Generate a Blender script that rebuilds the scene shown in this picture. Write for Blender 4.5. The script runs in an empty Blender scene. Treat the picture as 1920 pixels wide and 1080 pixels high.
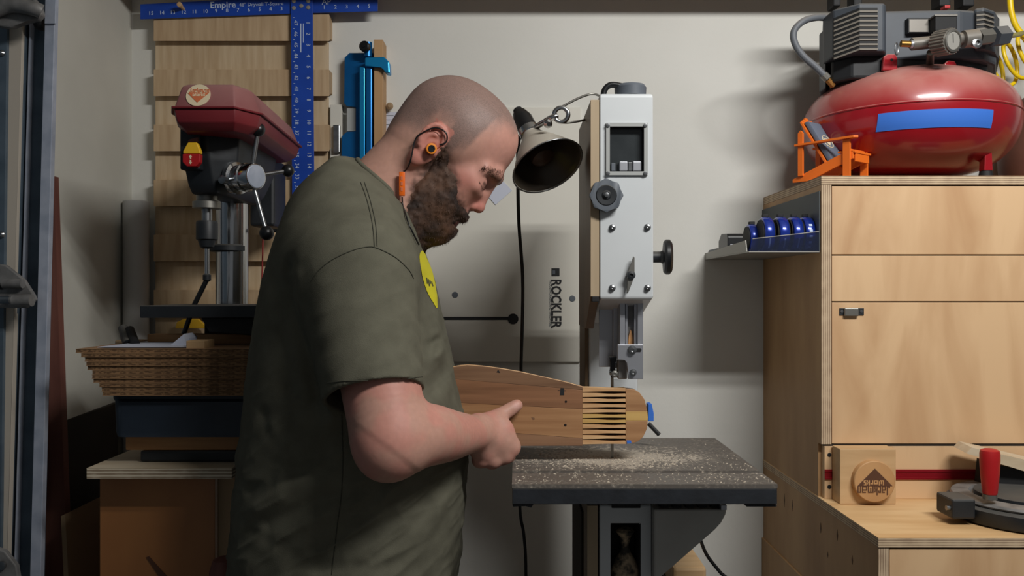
import bpy, bmesh, math, random
import numpy as np
from mathutils import Vector, Matrix
from mathutils.bvhtree import BVHTree

random.seed(7); np.random.seed(7)
scene = bpy.context.scene
COL = scene.collection

# ------------------------------------------------------------------ camera
F, CX, CY, ZC = 1571.0, 968.0, 547.0, 1.40      # focal length in pixels of a 1920x1080 frame, vanishing point, eye height
cd = bpy.data.cameras.new('camera')
cd.sensor_width = 36.0; cd.lens = 36.0 * F / 1920.0
cd.shift_x = -(CX - 960) / 1920.0; cd.shift_y = (CY - 540) / 1920.0
cd.clip_start = 0.02
cam = bpy.data.objects.new('camera', cd); COL.objects.link(cam)
cam.location = (0, 0, ZC); cam.rotation_euler = (math.pi / 2, 0, 0)
scene.camera = cam

# ------------------------------------------------------------------ world and lights
w = bpy.data.worlds.new('world'); scene.world = w; w.use_nodes = True
bg = w.node_tree.nodes['Background']
bg.inputs[0].default_value = (0.72, 0.745, 0.765, 1); bg.inputs[1].default_value = 0.125
def area(name, loc, sx, sy, power, color, rot=(0, 0, 0)):
    l = bpy.data.lights.new(name, 'AREA'); l.shape = 'RECTANGLE'; l.size = sx; l.size_y = sy
    l.energy = power; l.color = color
    o = bpy.data.objects.new(name, l); COL.objects.link(o); o.location = loc; o.rotation_euler = rot
    return o
area('shop_light_tube', (0.88, 0.30, 2.50), 0.80, 0.045, 14.5, (1.0, 0.985, 0.955), (math.radians(48), 0, 0))
area('shop_light_tube', (0.88, 0.44, 2.50), 0.80, 0.045, 14.5, (1.0, 0.985, 0.955), (math.radians(48), 0, 0))
vs = scene.view_settings
vs.view_transform = 'Standard'; vs.look = 'None'; vs.gamma = 1.0; vs.use_curve_mapping = False
vs.exposure = 0.08

# ------------------------------------------------------------------ helpers
def P(px, py, D): return Vector(((px - CX) / F * D, D, ZC - (py - CY) / F * D))
def X_(px, D): return (px - CX) / F * D
def Z_(py, D): return ZC - (py - CY) / F * D
def lin(r, g=None, b=None):
    if g is None: r, g, b = r
    f = lambda c: (c / 255 / 12.92) if c / 255 <= .04045 else ((c / 255 + .055) / 1.055) ** 2.4
    return (f(r), f(g), f(b), 1.0)

MATS = {}
def mat(name, rgb, rough=0.6, metal=0.0, rgb2=None, scale=6.0, stretch=(1, 1, 1), lo=.35, hi=.65, bump=0.0, bscale=None,
        detail=4.0, coat=0.0, spec=0.5, dust=0.0, dustrgb=(176, 160, 140), rand=0.0, distort=0.0, dlo=.15):
    m = bpy.data.materials.new(name); m.use_nodes = True; nt = m.node_tree; N = nt.nodes; L = nt.links
    b = N['Principled BSDF']
    b.inputs['Roughness'].default_value = rough; b.inputs['Metallic'].default_value = metal
    b.inputs['Base Color'].default_value = lin(rgb); b.inputs['Specular IOR Level'].default_value = spec
    if coat: b.inputs['Coat Weight'].default_value = coat; b.inputs['Coat Roughness'].default_value = .12
    last = None
    if rgb2 or bump or dust:
        tc = N.new('ShaderNodeTexCoord'); mp = N.new('ShaderNodeMapping'); mp.inputs['Scale'].default_value = stretch
        L.new(tc.outputs['Object'], mp.inputs[0])
        if rand:
            oi = N.new('ShaderNodeObjectInfo'); vm = N.new('ShaderNodeVectorMath'); vm.operation = 'SCALE'
            vm.inputs[0].default_value = (7.3, 3.1, 5.7)
            L.new(oi.outputs['Random'], vm.inputs['Scale']); L.new(vm.outputs[0], mp.inputs['Location'])
        nz = N.new('ShaderNodeTexNoise'); nz.inputs['Scale'].default_value = scale; nz.inputs['Detail'].default_value = detail
        nz.inputs['Distortion'].default_value = distort
        L.new(mp.outputs[0], nz.inputs['Vector'])
    if rgb2:
        cr = N.new('ShaderNodeValToRGB'); cr.color_ramp.elements[0].position = lo; cr.color_ramp.elements[1].position = hi
        cr.color_ramp.elements[0].color = lin(rgb); cr.color_ramp.elements[1].color = lin(rgb2)
        L.new(nz.outputs[0], cr.inputs[0]); last = cr.outputs[0]
    if dust:
        ge = N.new('ShaderNodeNewGeometry'); sp = N.new('ShaderNodeSeparateXYZ'); L.new(ge.outputs['Normal'], sp.inputs[0])
        mr = N.new('ShaderNodeMapRange'); mr.inputs[1].default_value = dlo; mr.inputs[2].default_value = .9
        mr.inputs[4].default_value = dust; L.new(sp.outputs['Z'], mr.inputs[0])
        n2 = N.new('ShaderNodeTexNoise'); n2.inputs['Scale'].default_value = 14; n2.inputs['Detail'].default_value = 6
        L.new(tc.outputs['Object'], n2.inputs['Vector'])
        mu = N.new('ShaderNodeMath'); mu.operation = 'MULTIPLY_ADD'; mu.inputs[1].default_value = 1.4; mu.inputs[2].default_value = .3
        L.new(n2.outputs[0], mu.inputs[0]); m2 = N.new('ShaderNodeMath'); m2.operation = 'MULTIPLY'; m2.use_clamp = True
        L.new(mr.outputs[0], m2.inputs[0]); L.new(mu.outputs[0], m2.inputs[1])
        mx = N.new('ShaderNodeMix'); mx.data_type = 'RGBA'; L.new(m2.outputs[0], mx.inputs[0])
        if last: L.new(last, mx.inputs[6])
        else: mx.inputs[6].default_value = lin(rgb)
        mx.inputs[7].default_value = lin(dustrgb); last = mx.outputs[2]
        ra = N.new('ShaderNodeMapRange'); ra.inputs[3].default_value = rough; ra.inputs[4].default_value = .85
        L.new(m2.outputs[0], ra.inputs[0]); L.new(ra.outputs[0], b.inputs['Roughness'])
    if last: L.new(last, b.inputs['Base Color'])
    if bump:
        bn = N.new('ShaderNodeTexNoise'); bn.inputs['Scale'].default_value = bscale or scale * 4; bn.inputs['Detail'].default_value = 3
        L.new(mp.outputs[0], bn.inputs['Vector'])
        bp = N.new('ShaderNodeBump'); bp.inputs['Strength'].default_value = bump; bp.inputs['Distance'].default_value = .002
        L.new(bn.outputs[0], bp.inputs['Height']); L.new(bp.outputs[0], b.inputs['Normal'])
    MATS[name] = m
    return m

def plymat(name, axis, rgb=(196, 168, 134), rgb2=(128, 104, 82), per=0.0042):
    """plywood edge: bands across the sheet's thickness along one object axis"""
    m = bpy.data.materials.new(name); m.use_nodes = True; nt = m.node_tree; N = nt.nodes; L = nt.links
    b = N['Principled BSDF']; b.inputs['Roughness'].default_value = .7
    tc = N.new('ShaderNodeTexCoord'); sp = N.new('ShaderNodeSeparateXYZ'); L.new(tc.outputs['Object'], sp.inputs[0])
    mu = N.new('ShaderNodeMath'); mu.operation = 'MULTIPLY'; mu.inputs[1].default_value = 2 * math.pi / per
    L.new(sp.outputs[axis], mu.inputs[0]); si = N.new('ShaderNodeMath'); si.operation = 'SINE'; L.new(mu.outputs[0], si.inputs[0])
    nz = N.new('ShaderNodeTexNoise'); nz.inputs['Scale'].default_value = 40; L.new(tc.outputs['Object'], nz.inputs['Vector'])
    ad = N.new('ShaderNodeMath'); ad.operation = 'MULTIPLY_ADD'; ad.inputs[1].default_value = .35; L.new(si.outputs[0], ad.inputs[0]); L.new(nz.outputs[0], ad.inputs[2])
    cr = N.new('ShaderNodeValToRGB'); cr.color_ramp.elements[0].position = .25; cr.color_ramp.elements[1].position = .7
    cr.color_ramp.elements[0].color = lin(rgb2); cr.color_ramp.elements[1].color = lin(rgb)
    L.new(ad.outputs[0], cr.inputs[0]); L.new(cr.outputs[0], b.inputs['Base Color'])
    MATS[name] = m; return m

OFF = {}
def root(name, loc, label, cat, group=None):
    o = bpy.data.objects.new(name, None); COL.objects.link(o); o.location = loc; o.empty_display_size = .02
    o['label'] = label; o['category'] = cat
    if group: o['group'] = group
    OFF[o.name] = Vector(loc); return o
def tag(o, label, cat, group=None):
    o['label'] = label; o['category'] = cat
    if group: o['group'] = group
    return o
def finish(name, me, m, parent=None, smooth=None):
    """me holds world coordinates; gives the object an origin at its parent's base, or at its own"""
    if parent is not None: off = OFF[parent.name]
    else:
        n = len(me.vertices); co = np.empty(n * 3, np.float32); me.vertices.foreach_get('co', co); co = co.reshape(-1, 3)
        lo, hi = co.min(0), co.max(0); off = Vector((float(lo[0] + hi[0]) / 2, float(lo[1] + hi[1]) / 2, float(lo[2])))
    me.transform(Matrix.Translation(-off))
    if m is not None:
        for mm in (m if isinstance(m, (list, tuple)) else [m]): me.materials.append(MATS[mm] if isinstance(mm, str) else mm)
    if smooth:
        me.polygons.foreach_set('use_smooth', [True] * len(me.polygons))
        if smooth is not True: me.set_sharp_from_angle(angle=math.radians(smooth))
    o = bpy.data.objects.new(name, me); COL.objects.link(o)
    if parent is not None: o.parent = parent
    else: o.location = off
    OFF[o.name] = off
    return o
def mk(name, bm, m, parent=None, smooth=None):
    bmesh.ops.recalc_face_normals(bm, faces=bm.faces)
    me = bpy.data.meshes.new(name); bm.to_mesh(me); bm.free(); return finish(name, me, m, parent, smooth)
def struct(o, label=None):
    o['kind'] = 'structure'
    if label: o['label'] = label
    return o

def bm_box(bm, x0, x1, y0, y1, z0, z1, bev=0.0, seg=2, mi=0):
    vs_ = [bm.verts.new(c) for c in ((x0, y0, z0), (x1, y0, z0), (x1, y1, z0), (x0, y1, z0), (x0, y0, z1), (x1, y0, z1), (x1, y1, z1), (x0, y1, z1))]
    fs = [bm.faces.new([vs_[i] for i in q]) for q in ((0, 3, 2, 1), (4, 5, 6, 7), (0, 1, 5, 4), (1, 2, 6, 5), (2, 3, 7, 6), (3, 0, 4, 7))]
    for f in fs: f.material_index = mi
    if bev: bmesh.ops.bevel(bm, geom=list({e for f in fs for e in f.edges}), offset=bev, segments=seg, affect='EDGES', profile=.5)
def box(name, x0, x1, y0, y1, z0, z1, m, parent=None, bev=0.002, smooth=None):
    bm = bmesh.new(); bm_box(bm, min(x0, x1), max(x0, x1), min(y0, y1), max(y0, y1), min(z0, z1), max(z0, z1), bev); return mk(name, bm, m, parent, smooth)
def boxpx(name, p0, p1, q0, q1, D0, D1, m, parent=None, bev=0.002, smooth=None):
    return box(name, X_(p0, D0), X_(p1, D0), D0, D1, Z_(q1, D0), Z_(q0, D0), m, parent, bev, smooth)
def bm_prism(bm, pts, vec, bev=0, seg=2):
    a = [bm.verts.new(p) for p in pts]; b = [bm.verts.new(Vector(p) + Vector(vec)) for p in pts]; n = len(pts)
    fs = [bm.faces.new(a), bm.faces.new(b[::-1])] + [bm.faces.new((a[i], b[i], b[(i + 1) % n], a[(i + 1) % n])) for i in range(n)]
    if bev: bmesh.ops.bevel(bm, geom=list({e for f in fs for e in f.edges}), offset=bev, segments=seg, affect='EDGES', profile=.5)
def prism(name, pts, vec, m, parent=None, bev=0.0, smooth=None):
    bm = bmesh.new(); bm_prism(bm, pts, vec, bev); return mk(name, bm, m, parent, smooth)
def prismpx(name, pp, D0, D1, m, parent=None, bev=0.0, smooth=None):
    return prism(name, [P(x, y, D0) for x, y in pp], (0, D1 - D0, 0), m, parent, bev, smooth)
def frame_of(d):
    d = Vector(d).normalized(); a = Vector((0, 0, 1)) if abs(d.z) < .9 else Vector((1, 0, 0))
    u = d.cross(a).normalized(); return u, u.cross(d).normalized(), d
def bm_lathe(bm, o, d, prof, n=24, caps=True):
    """prof: (radius, height along d) pairs"""
    a, b, d = frame_of(d); o = Vector(o); rings = []
    for r, h in prof:
        c = o + d * h
        rings.append([bm.verts.new(c)] if r < 1e-6 else [bm.verts.new(c + (a * math.cos(t) + b * math.sin(t)) * r) for t in (2 * math.pi * k / n for k in range(n))])
    for r0, r1 in zip(rings, rings[1:]):
        for k in range(n):
            k2 = (k + 1) % n
            q = [r0[k % len(r0)], r0[k2 % len(r0)], r1[k2 % len(r1)], r1[k % len(r1)]]; q2 = []
            for v in q:
                if v not in q2: q2.append(v)
            if len(q2) > 2: bm.faces.new(q2)
    for r in ((rings[0], rings[-1]) if caps else ()):
        if len(r) > 2: bm.faces.new(r)
def lathe(name, o, d, prof, m, parent=None, n=24, smooth=35, caps=True):
    bm = bmesh.new(); bm_lathe(bm, o, d, prof, n, caps); return mk(name, bm, m, parent, smooth)
def cyl(name, p0, p1, r, m, parent=None, n=20, r1=None, bev=0.0):
    p0 = Vector(p0); p1 = Vector(p1); L = (p1 - p0).length; r1 = r if r1 is None else r1
    pr = [(r, 0), (r1, L)] if not bev else [(r - bev, 0), (r, bev), (r1, L - bev), (r1 - bev, L)]
    return lathe(name, p0, p1 - p0, pr, m, parent, n)
def catmull(pts, sub=6, closed=False):
    pts = [Vector(p) for p in pts]; n = len(pts); out = []
    for i in range(n if closed else n - 1):
        g = lambda j: pts[j % n] if closed else pts[max(0, min(n - 1, j))]
        p0, p1, p2, p3 = g(i - 1), g(i), g(i + 1), g(i + 2)
        for s in range(sub):
            t = s / sub; out.append(.5 * ((2 * p1) + (p2 - p0) * t + (2 * p0 - 5 * p1 + 4 * p2 - p3) * t * t + (3 * p1 - p0 - 3 * p2 + p3) * t ** 3))
    if not closed: out.append(pts[-1])
    return out
def bm_tube(bm, pts, r, n=8, closed=False, flat=1.0, upv=None):
    pts = [Vector(p) for p in pts]; N = len(pts); rings = []; pa = None
    for i, p in enumerate(pts):
        t = (pts[(i + 1) % N] - pts[i - 1]) if closed else (pts[min(i + 1, N - 1)] - pts[max(i - 1, 0)])
        t = t.normalized() if t.length > 1e-9 else Vector((0, 0, 1))
        if pa is None: pa = frame_of(t)[0]
        a = (pa - t * pa.dot(t)); a = a.normalized() if a.length > 1e-6 else frame_of(t)[0]; b = t.cross(a); pa = a
        rr = r[i] if isinstance(r, (list, tuple)) else r
        rings.append([bm.verts.new(p + (a * math.cos(q) + b * math.sin(q) * flat) * rr) for q in (2 * math.pi * k / n for k in range(n))])
    for i in range(N if closed else N - 1):
        r0, r1 = rings[i], rings[(i + 1) % N]
        for k in range(n): bm.faces.new((r0[k], r0[(k + 1) % n], r1[(k + 1) % n], r1[k]))
    if not closed: bm.faces.new(rings[0]); bm.faces.new(rings[-1][::-1])
def tube(name, pts, r, m, parent=None, n=8, closed=False, sub=0):
    if sub: pts = catmull(pts, sub, closed)
    bm = bmesh.new(); bm_tube(bm, pts, r, n, closed); return mk(name, bm, m, parent, 50)
def text(name, body, size, m, parent, origin, right, up, extrude=.0003, align='CENTER', sx=1.0, bold=0.0):
    c = bpy.data.curves.new('t', 'FONT'); c.body = body; c.size = size; c.extrude = extrude; c.align_x = align; c.align_y = 'CENTER'
    c.resolution_u = 2; c.offset = bold
    t = bpy.data.objects.new('t', c); COL.objects.link(t); dg = bpy.context.evaluated_depsgraph_get()
    me = bpy.data.meshes.new_from_object(t.evaluated_get(dg)); bpy.data.objects.remove(t); bpy.data.curves.remove(c)
    right = Vector(right).normalized(); up = Vector(up).normalized(); nn = right.cross(up); M = Matrix((right * sx, up, nn)).transposed().to_4x4()
    M.translation = Vector(origin); me.transform(M); me.materials.clear()
    return finish(name, me, m, parent)
def rot_prism(name, c, right, up, pts, thick, m, parent):
    right = Vector(right).normalized(); up = Vector(up).normalized(); nn = right.cross(up)
    return prism(name, [Vector(c) + right * a + up * b for a, b in pts], nn * thick, m, parent)

# brand mark seen on several things: blocky letters over a triangle (units: 1 = half width)
J = [(175, 752, 222, 770), (205, 640, 222, 752), (175, 738, 190, 752),
     (250, 672, 295, 688), (279, 688, 295, 770), (235, 706, 279, 722), (235, 722, 251, 770), (251, 754, 279, 770),
     (305, 672, 345, 688), (305, 688, 321, 770), (329, 688, 345, 704), (321, 754, 345, 770),
     (355, 638, 371, 770), (371, 706, 387, 722), (385, 680, 401, 706), (385, 722, 401, 770),
     (413, 672, 497, 688), (413, 688, 429, 770), (447, 688, 463, 745), (481, 688, 497, 770),
     (525, 672, 583, 688), (567, 688, 583, 770), (507, 706, 567, 722), (507, 722, 523, 770), (523, 754, 567, 770),
     (596, 672, 648, 688), (596, 688, 612, 770), (632, 688, 648, 770)]
W = [(265, 780, 281, 856), (281, 840, 335, 856), (295, 800, 311, 840), (325, 780, 341, 856),
     (355, 796, 411, 812), (355, 812, 371, 856), (395, 812, 411, 856), (371, 840, 395, 856),
     (421, 796, 461, 812), (421, 812, 437, 856), (469, 780, 485, 856), (485, 812, 501, 828), (499, 796, 513, 812), (499, 828, 513, 856),
     (521, 780, 560, 796), (521, 796, 537, 812), (521, 812, 560, 828), (544, 828, 560, 856), (521, 840, 544, 856)]
def logo(c, right, up, s, mfill, mcut, parent, t=.0006):
    right = Vector(right).normalized(); up = Vector(up).normalized(); nn = right.cross(up); c = Vector(c)
    q = lambda x, y: c + right * ((x - 395) / 253 * s) + up * (-(y - 825) / 253 * s)
    bm = bmesh.new(); bm_prism(bm, [q(140, 771), q(648, 771), q(395, 1025)], nn * t)
    for x0, y0, x1, y1 in J: bm_prism(bm, [q(x0, y0), q(x1, y0), q(x1, y1), q(x0, y1)], nn * t)
    mk('emblem', bm, mfill, parent)
    bm = bmesh.new()
    for x0, y0, x1, y1 in W: bm_prism(bm, [q(x0, y0) + nn * t * .5, q(x1, y0) + nn * t * .5, q(x1, y1) + nn * t * .5, q(x0, y1) + nn * t * .5], nn * t)
    mk('emblem_lettering', bm, mcut, parent)

# ------------------------------------------------------------------ materials
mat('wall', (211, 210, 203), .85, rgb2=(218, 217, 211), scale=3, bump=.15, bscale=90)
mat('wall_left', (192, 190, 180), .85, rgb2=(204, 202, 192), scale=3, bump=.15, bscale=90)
mat('ceiling', (205, 203, 196), .9)
mat('concrete', (120, 116, 110), .85, rgb2=(96, 93, 88), scale=8)
mat('galv', (186, 192, 206), .45, .25, rgb2=(164, 172, 188), scale=30)
mat('galv_dark', (92, 106, 118), .5, .2, rgb2=(76, 90, 102), scale=20)
mat('cast', (140, 138, 136), .5, .3, rgb2=(112, 110, 108), scale=40)
mat('jamb', (188, 178, 164), .75)
mat('redboard', (128, 82, 70), .65, rgb2=(100, 58, 50), scale=9, stretch=(3, 3, .4))
mat('cleat', (198, 172, 138), .7, rgb2=(178, 150, 116), scale=10, stretch=(6, 6, .6), bump=.1, rand=1)
mat('cleat2', (204, 182, 150), .7, rgb2=(186, 160, 126), scale=10, stretch=(6, 6, .6), bump=.1, rand=1)
mat('blue_rule', (16, 62, 158), .45, rgb2=(20, 70, 172), scale=12)
mat('white_ink', (190, 205, 230), .6)
mat('rivet', (196, 190, 176), .35, .7)
mat('cover_red', (128, 38, 44), .5, rgb2=(112, 30, 38), scale=9, dust=.85, dustrgb=(158, 112, 106))
mat('lid_red', (150, 98, 96), .65, rgb2=(134, 76, 76), scale=7, dust=.5, dustrgb=(164, 128, 122))
mat('cast_black', (34, 38, 42), .5, rgb2=(26, 29, 33), scale=25, dust=.35, dustrgb=(120, 116, 108))
mat('black_plastic', (20, 21, 23), .35)
mat('matte_black', (16, 17, 19), .7)
mat('chrome', (200, 202, 205), .16, 1.0)
mat('steel', (158, 160, 162), .3, .95, rgb2=(136, 138, 140), scale=60)
mat('dull_steel', (140, 138, 132), .42, .85)
mat('yellow_plastic', (232, 182, 40), .45)
mat('red_plastic', (172, 26, 30), .4)
mat('cream', (222, 206, 172), .6)
mat('orange_ink', (206, 112, 70), .6)
mat('cord_red', (150, 34, 30), .6)
mat('pipe', (186, 186, 184), .5)
mat('cardboard', (158, 122, 86), .85, rgb2=(136, 102, 70), scale=18)
mat('flute', (96, 70, 46), .9, rgb2=(142, 108, 74), scale=140, stretch=(1, 1, 2.5), lo=.45, hi=.55)
mat('paper', (196, 200, 214), .8)
mat('bin', (34, 44, 56), .5, rgb2=(28, 36, 46), scale=12, bump=.1)
mat('pine', (190, 142, 92), .65, rgb2=(164, 116, 72), scale=8, stretch=(.8, 5, 8), bump=.05)
mat('pale_ply', (206, 190, 164), .7, rgb2=(190, 170, 140), scale=7, stretch=(1, 6, 6))
mat('orange_ply', (172, 116, 66), .5, rgb2=(150, 96, 54), scale=5, stretch=(1, 1, .5), coat=.15)
mat('dark_panel', (54, 46, 38), .8, rgb2=(40, 34, 28), scale=6)
mat('mdf', (150, 126, 96), .8)
mat('anod_blue', (14, 104, 170), .32, .55, rgb2=(10, 92, 156), scale=10)
mat('anod_light', (30, 150, 214), .28, .6)
mat('clear_grey', (170, 172, 170), .2)
mat('board_white', (208, 205, 194), .6, rgb2=(214, 211, 201), scale=3)
mat('ink_black', (30, 31, 34), .6)
mat('saw_paint', (206, 210, 212), .42, rgb2=(198, 202, 204), scale=5, coat=.1)
mat('saw_grey', (186, 184, 178), .5, rgb2=(172, 170, 164), scale=8, dust=.3)
mat('knob_grey', (88, 94, 102), .5)
mat('dark_glass', (42, 46, 48), .2, rgb2=(56, 60, 62), scale=12, coat=.3)
mat('saw_cavity', (34, 35, 36), .7)
mat('lamp_alu', (186, 182, 172), .4, .15, rgb2=(172, 166, 154), scale=6, dust=.4, dustrgb=(176, 166, 150))
mat('lamp_inside', (78, 70, 60), .35, .4)
mat('bulb', (70, 52, 42), .35)
mat('saw_door', (178, 158, 130), .65, rgb2=(164, 144, 116), scale=8, stretch=(3, 3, .5))
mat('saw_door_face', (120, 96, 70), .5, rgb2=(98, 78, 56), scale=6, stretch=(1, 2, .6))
mat('alu', (176, 178, 184), .38, .7)
mat('iron_edge', (34, 38, 44), .6, rgb2=(26, 29, 34), scale=30, bump=.2, dust=.3)
mat('tape_blue', (52, 112, 206), .7)
mat('tank_red', (156, 18, 30), .22, coat=.6, rgb2=(144, 14, 26), scale=3, dust=1.0, dlo=.0, dustrgb=(178, 122, 112))
mat('shroud', (66, 72, 80), .55, rgb2=(58, 63, 70), scale=10, dust=.7, dustrgb=(132, 126, 116))
mat('shroud_dark', (28, 30, 33), .6)
mat('slat_dusty', (118, 112, 103), .7)
mat('hose_grey', (96, 100, 106), .55, dust=.3)
mat('hose_yellow', (236, 200, 20), .35)
mat('brass', (168, 132, 72), .35, .9)
mat('gauge', (120, 116, 110), .4, .4, dust=.4)
mat('gauge_face', (150, 148, 142), .3)
mat('brown', (112, 74, 60), .6, rgb2=(88, 56, 46), scale=6)
mat('orange_paint', (232, 112, 30), .5)
mat('cushion', (96, 104, 120), .8, bump=.2, bscale=300)
mat('cab_front', (218, 182, 140), .55, rgb2=(182, 138, 96), scale=3.6, stretch=(2.6, 2.6, .6), lo=.42, hi=.80, bump=.03, rand=1, distort=.6, detail=6)
mat('cab_side', (190, 152, 108), .6, rgb2=(160, 122, 82), scale=3.5, stretch=(2, 2, .6), bump=.03, detail=6)
mat('bench', (224, 190, 142), .55, rgb2=(196, 152, 100), scale=4, stretch=(.6, 4, 4), detail=6)
mat('sticker_red', (150, 24, 36), .35, .4)
mat('medal', (196, 152, 104), .55, rgb2=(178, 134, 88), scale=12)
mat('burn', (86, 54, 36), .8)
mat('block_wood', (206, 172, 128), .6, rgb2=(192, 156, 112), scale=10, stretch=(.6, 4, 5))
mat('can_blue', (24, 52, 150), .22, .35, coat=.5)
mat('tray_steel', (150, 148, 142), .5, .5)
mat('plate_grey', (84, 90, 92), .6, .3)
mat('acrylic', (120, 132, 170), .06); MATS['acrylic'].node_tree.nodes['Principled BSDF'].inputs['Transmission Weight'].default_value = .92; MATS['acrylic'].node_tree.nodes['Principled BSDF'].inputs['IOR'].default_value = 1.15
plymat('ply_x', 0, (200, 176, 146), (146, 122, 98)); plymat('ply_z', 2, (204, 180, 148), (146, 122, 98)); plymat('ply_pale', 2, (214, 200, 176), (150, 130, 106), .006)

# ------------------------------------------------------------------ the room
WALL = 2.10; LX = X_(247, WALL)
struct(box('wall_back', LX - .1, 2.4, WALL, WALL + .1, 0, 2.75, 'wall', bev=0), 'pale cream painted back wall of the workshop')
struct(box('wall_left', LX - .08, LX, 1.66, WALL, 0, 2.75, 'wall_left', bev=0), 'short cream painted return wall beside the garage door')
struct(box('floor', -2.0, 2.4, -1.6, 2.2, -.1, 0, 'concrete', bev=0), 'grey concrete workshop floor')
struct(box('ceiling', -2.0, 2.4, -.4, 2.2, 2.75, 2.85, 'ceiling', bev=0), 'white workshop ceiling')
o = box('overhead_shelf', -.95, 1.6, 1.80, WALL, 2.165, 2.185, 'cab_side', bev=.001)
tag(o, 'plywood shelf fixed high on the back wall above everything', 'shelf')

# ---- garage door edge: track, hinges, jamb
g = root('garage_door_track', P(60, 1080, 1.53).to_tuple()[:2] + (0,), 'galvanized steel garage door track running up beside the left wall', 'door track')
def strip(name, top, bot, D0, D1, m, parent, bev=.0008, y0=-60, y1=1900):
    f = lambda e, y: e[0] + (e[1] - e[0]) * y / 1080
    L_ = (top[0], bot[0]); R_ = (top[1], bot[1])
    return prismpx(name, [(f(L_, y0), y0), (f(R_, y0), y0), (f(R_, y1), y1), (f(L_, y1), y1)], D0, D1, m, parent, bev)
strip('track_web', (42, 86), (8, 60), 1.575, 1.579, 'galv_dark', g)
strip('track_lip', (56, 59), (26, 29), 1.563, 1.577, 'galv', g, .0003)
strip('track_rib', (43, 50), (9, 16), 1.560, 1.577, 'galv_dark', g)
strip('track_flange', (85, 103), (56, 76), 1.535, 1.548, 'galv', g)
strip('flange_edge', (101, 106), (73, 80), 1.549, 1.556, 'galv_dark', g, .0003)
o = strip('joint_plate', (84.5, 104.5), (56, 77), 1.530, 1.5345, 'galv', g, y0=-60, y1=44)
o = strip('door_jamb_strip', (16, 43), (1, 13), 1.552, 1.565, 'jamb', None); tag(o, 'beige painted jamb strip left of the steel door track', 'jamb')
gd = root('garage_door', (X_(-40, 1.5), 1.5, 0), 'dark blue grey steel garage door edge at the far left of the picture', 'garage door')
strip('end_stile', (-60, 14), (-60, 1), 1.545, 1.60, 'galv_dark', gd)
box('door_panel', X_(-60, 1.55) - .05, X_(-60, 1.55) - .002, .2, 1.58, 0, 2.3, 'galv_dark', gd)
hb = root('door_hinge', P(20, 560, 1.53), 'cast metal roller hinge halfway up the garage door edge', 'hinge', 'garage door roller hinges')
prismpx('hinge_plate', [(-10, 494), (10, 497), (44, 524), (62, 552), (66, 562), (48, 578), (-10, 577)], 1.515, 1.525, 'cast', hb, .002)
cyl('roller_sleeve', P(6, 532, 1.508), P(43, 532, 1.508), .0085, 'cast', hb)
cyl('roller_sleeve', P(20, 563, 1.505), P(60, 563, 1.505), .011, 'cast', hb)
cyl('axle', P(-12, 562, 1.495), P(20, 562, 1.495), .007, 'steel', hb)
lathe('bolt_hole', P(3, 537, 1.514), (0, -1, 0), [(.006, 0), (.006, .001), (0, .001)], 'matte_black', hb)
hb = root('door_hinge', P(20, 20, 1.53), 'top roller hinge of the garage door in the upper left corner', 'hinge', 'garage door roller hinges')
prismpx('hinge_plate', [(-10, -20), (50, -20), (74, 10), (78, 26), (70, 36), (50, 36), (20, 52), (-10, 48)], 1.50, 1.515, 'cast', hb, .003)
tube('roller_arm', [P(-14, 22, 1.49), P(20, 10, 1.49), P(62, 16, 1.49), P(78, 22, 1.495)], .013, 'cast', hb, 12, sub=4)
lathe('roller', P(70, 38, 1.55), (1, 0, -.1), [(0, 0), (.016, 0), (.018, .004), (.018, .012), (.016, .016), (0, .016)], 'matte_black', hb)
lathe('bolt', P(26, 0, 1.499), (0, -1, 0), [(.009, 0), (.009, .004), (.005, .007), (0, .007)], 'steel', hb)
hb = root('door_hinge', P(10, 1060, 1.53), 'bottom roller bracket of the garage door in the lower left corner', 'hinge', 'garage door roller hinges')
prismpx('hinge_plate', [(-10, 1028), (8, 1034), (30, 1062), (36, 1100), (-10, 1100)], 1.515, 1.527, 'cast', hb, .002)
lathe('bolt', P(4, 1060, 1.514), (0, -1, 0), [(.008, 0), (.008, .004), (0, .006)], 'steel', hb)
for qy in (100, 440):
    o = lathe('door_screw', P(4, qy, 1.5445), (0, -1, 0), [(.006, 0), (.006, .003), (.003, .006), (0, .006)], 'steel', gd, 12)

# ---- boards leaning in the corner
o = prism('red_board', [P(92, 330, 1.70), P(100, 330, 1.70), P(134, 1300, 1.70), P(80, 1300, 1.70)], (0, .02, 0), 'redboard'); tag(o, 'dark red stained board leaning upright behind the steel track', 'board')
o = prismpx('mdf_panel', [(114, 968), (122, 964), (140, 1300), (130, 1300)], 1.62, 1.92, 'mdf'); tag(o, 'thin panel with a pale edge leaning low in the left corner', 'panel')
o = prism('leaning_sheet', [P(118, 790, 1.78), P(222, 755, 2.0), P(222, 1400, 2.0), P(118, 1500, 1.78)], (-.015, .006, 0), 'dark_panel'); tag(o, 'dark brown sheet leaning on the left wall behind the cardboard', 'panel')

# ---- french cleat wall
cl = root('cleat_wall', P(450, 640, 2.08), 'pale plywood cleat slats screwed in rows to the back wall behind drill press', 'wall panel')
y = 27
k = 0
while y < 640:
    boxpx('recessed_slat', 291, 614, y + 50, y + 105, 2.082, WALL, 'cleat2', cl, .001)
    a, b = P(288, y, 2.062), P(617, y + 50, 2.062)
    prism('cleat_slat', [(a.x, 2.062, a.z), (a.x, 2.062, b.z), (a.x, 2.082, b.z + .012), (a.x, WALL, b.z + .012), (a.x, WALL, a.z)], (b.x - a.x, 0, 0), 'cleat', cl, .0006)
    y += 103.3; k += 1
lathe('peg', P(345, 18, 2.058), (0, -1, .1), [(.004, 0), (.004, .02), (.006, .022), (.006, .03), (0, .032)], 'block_wood', cl)

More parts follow.
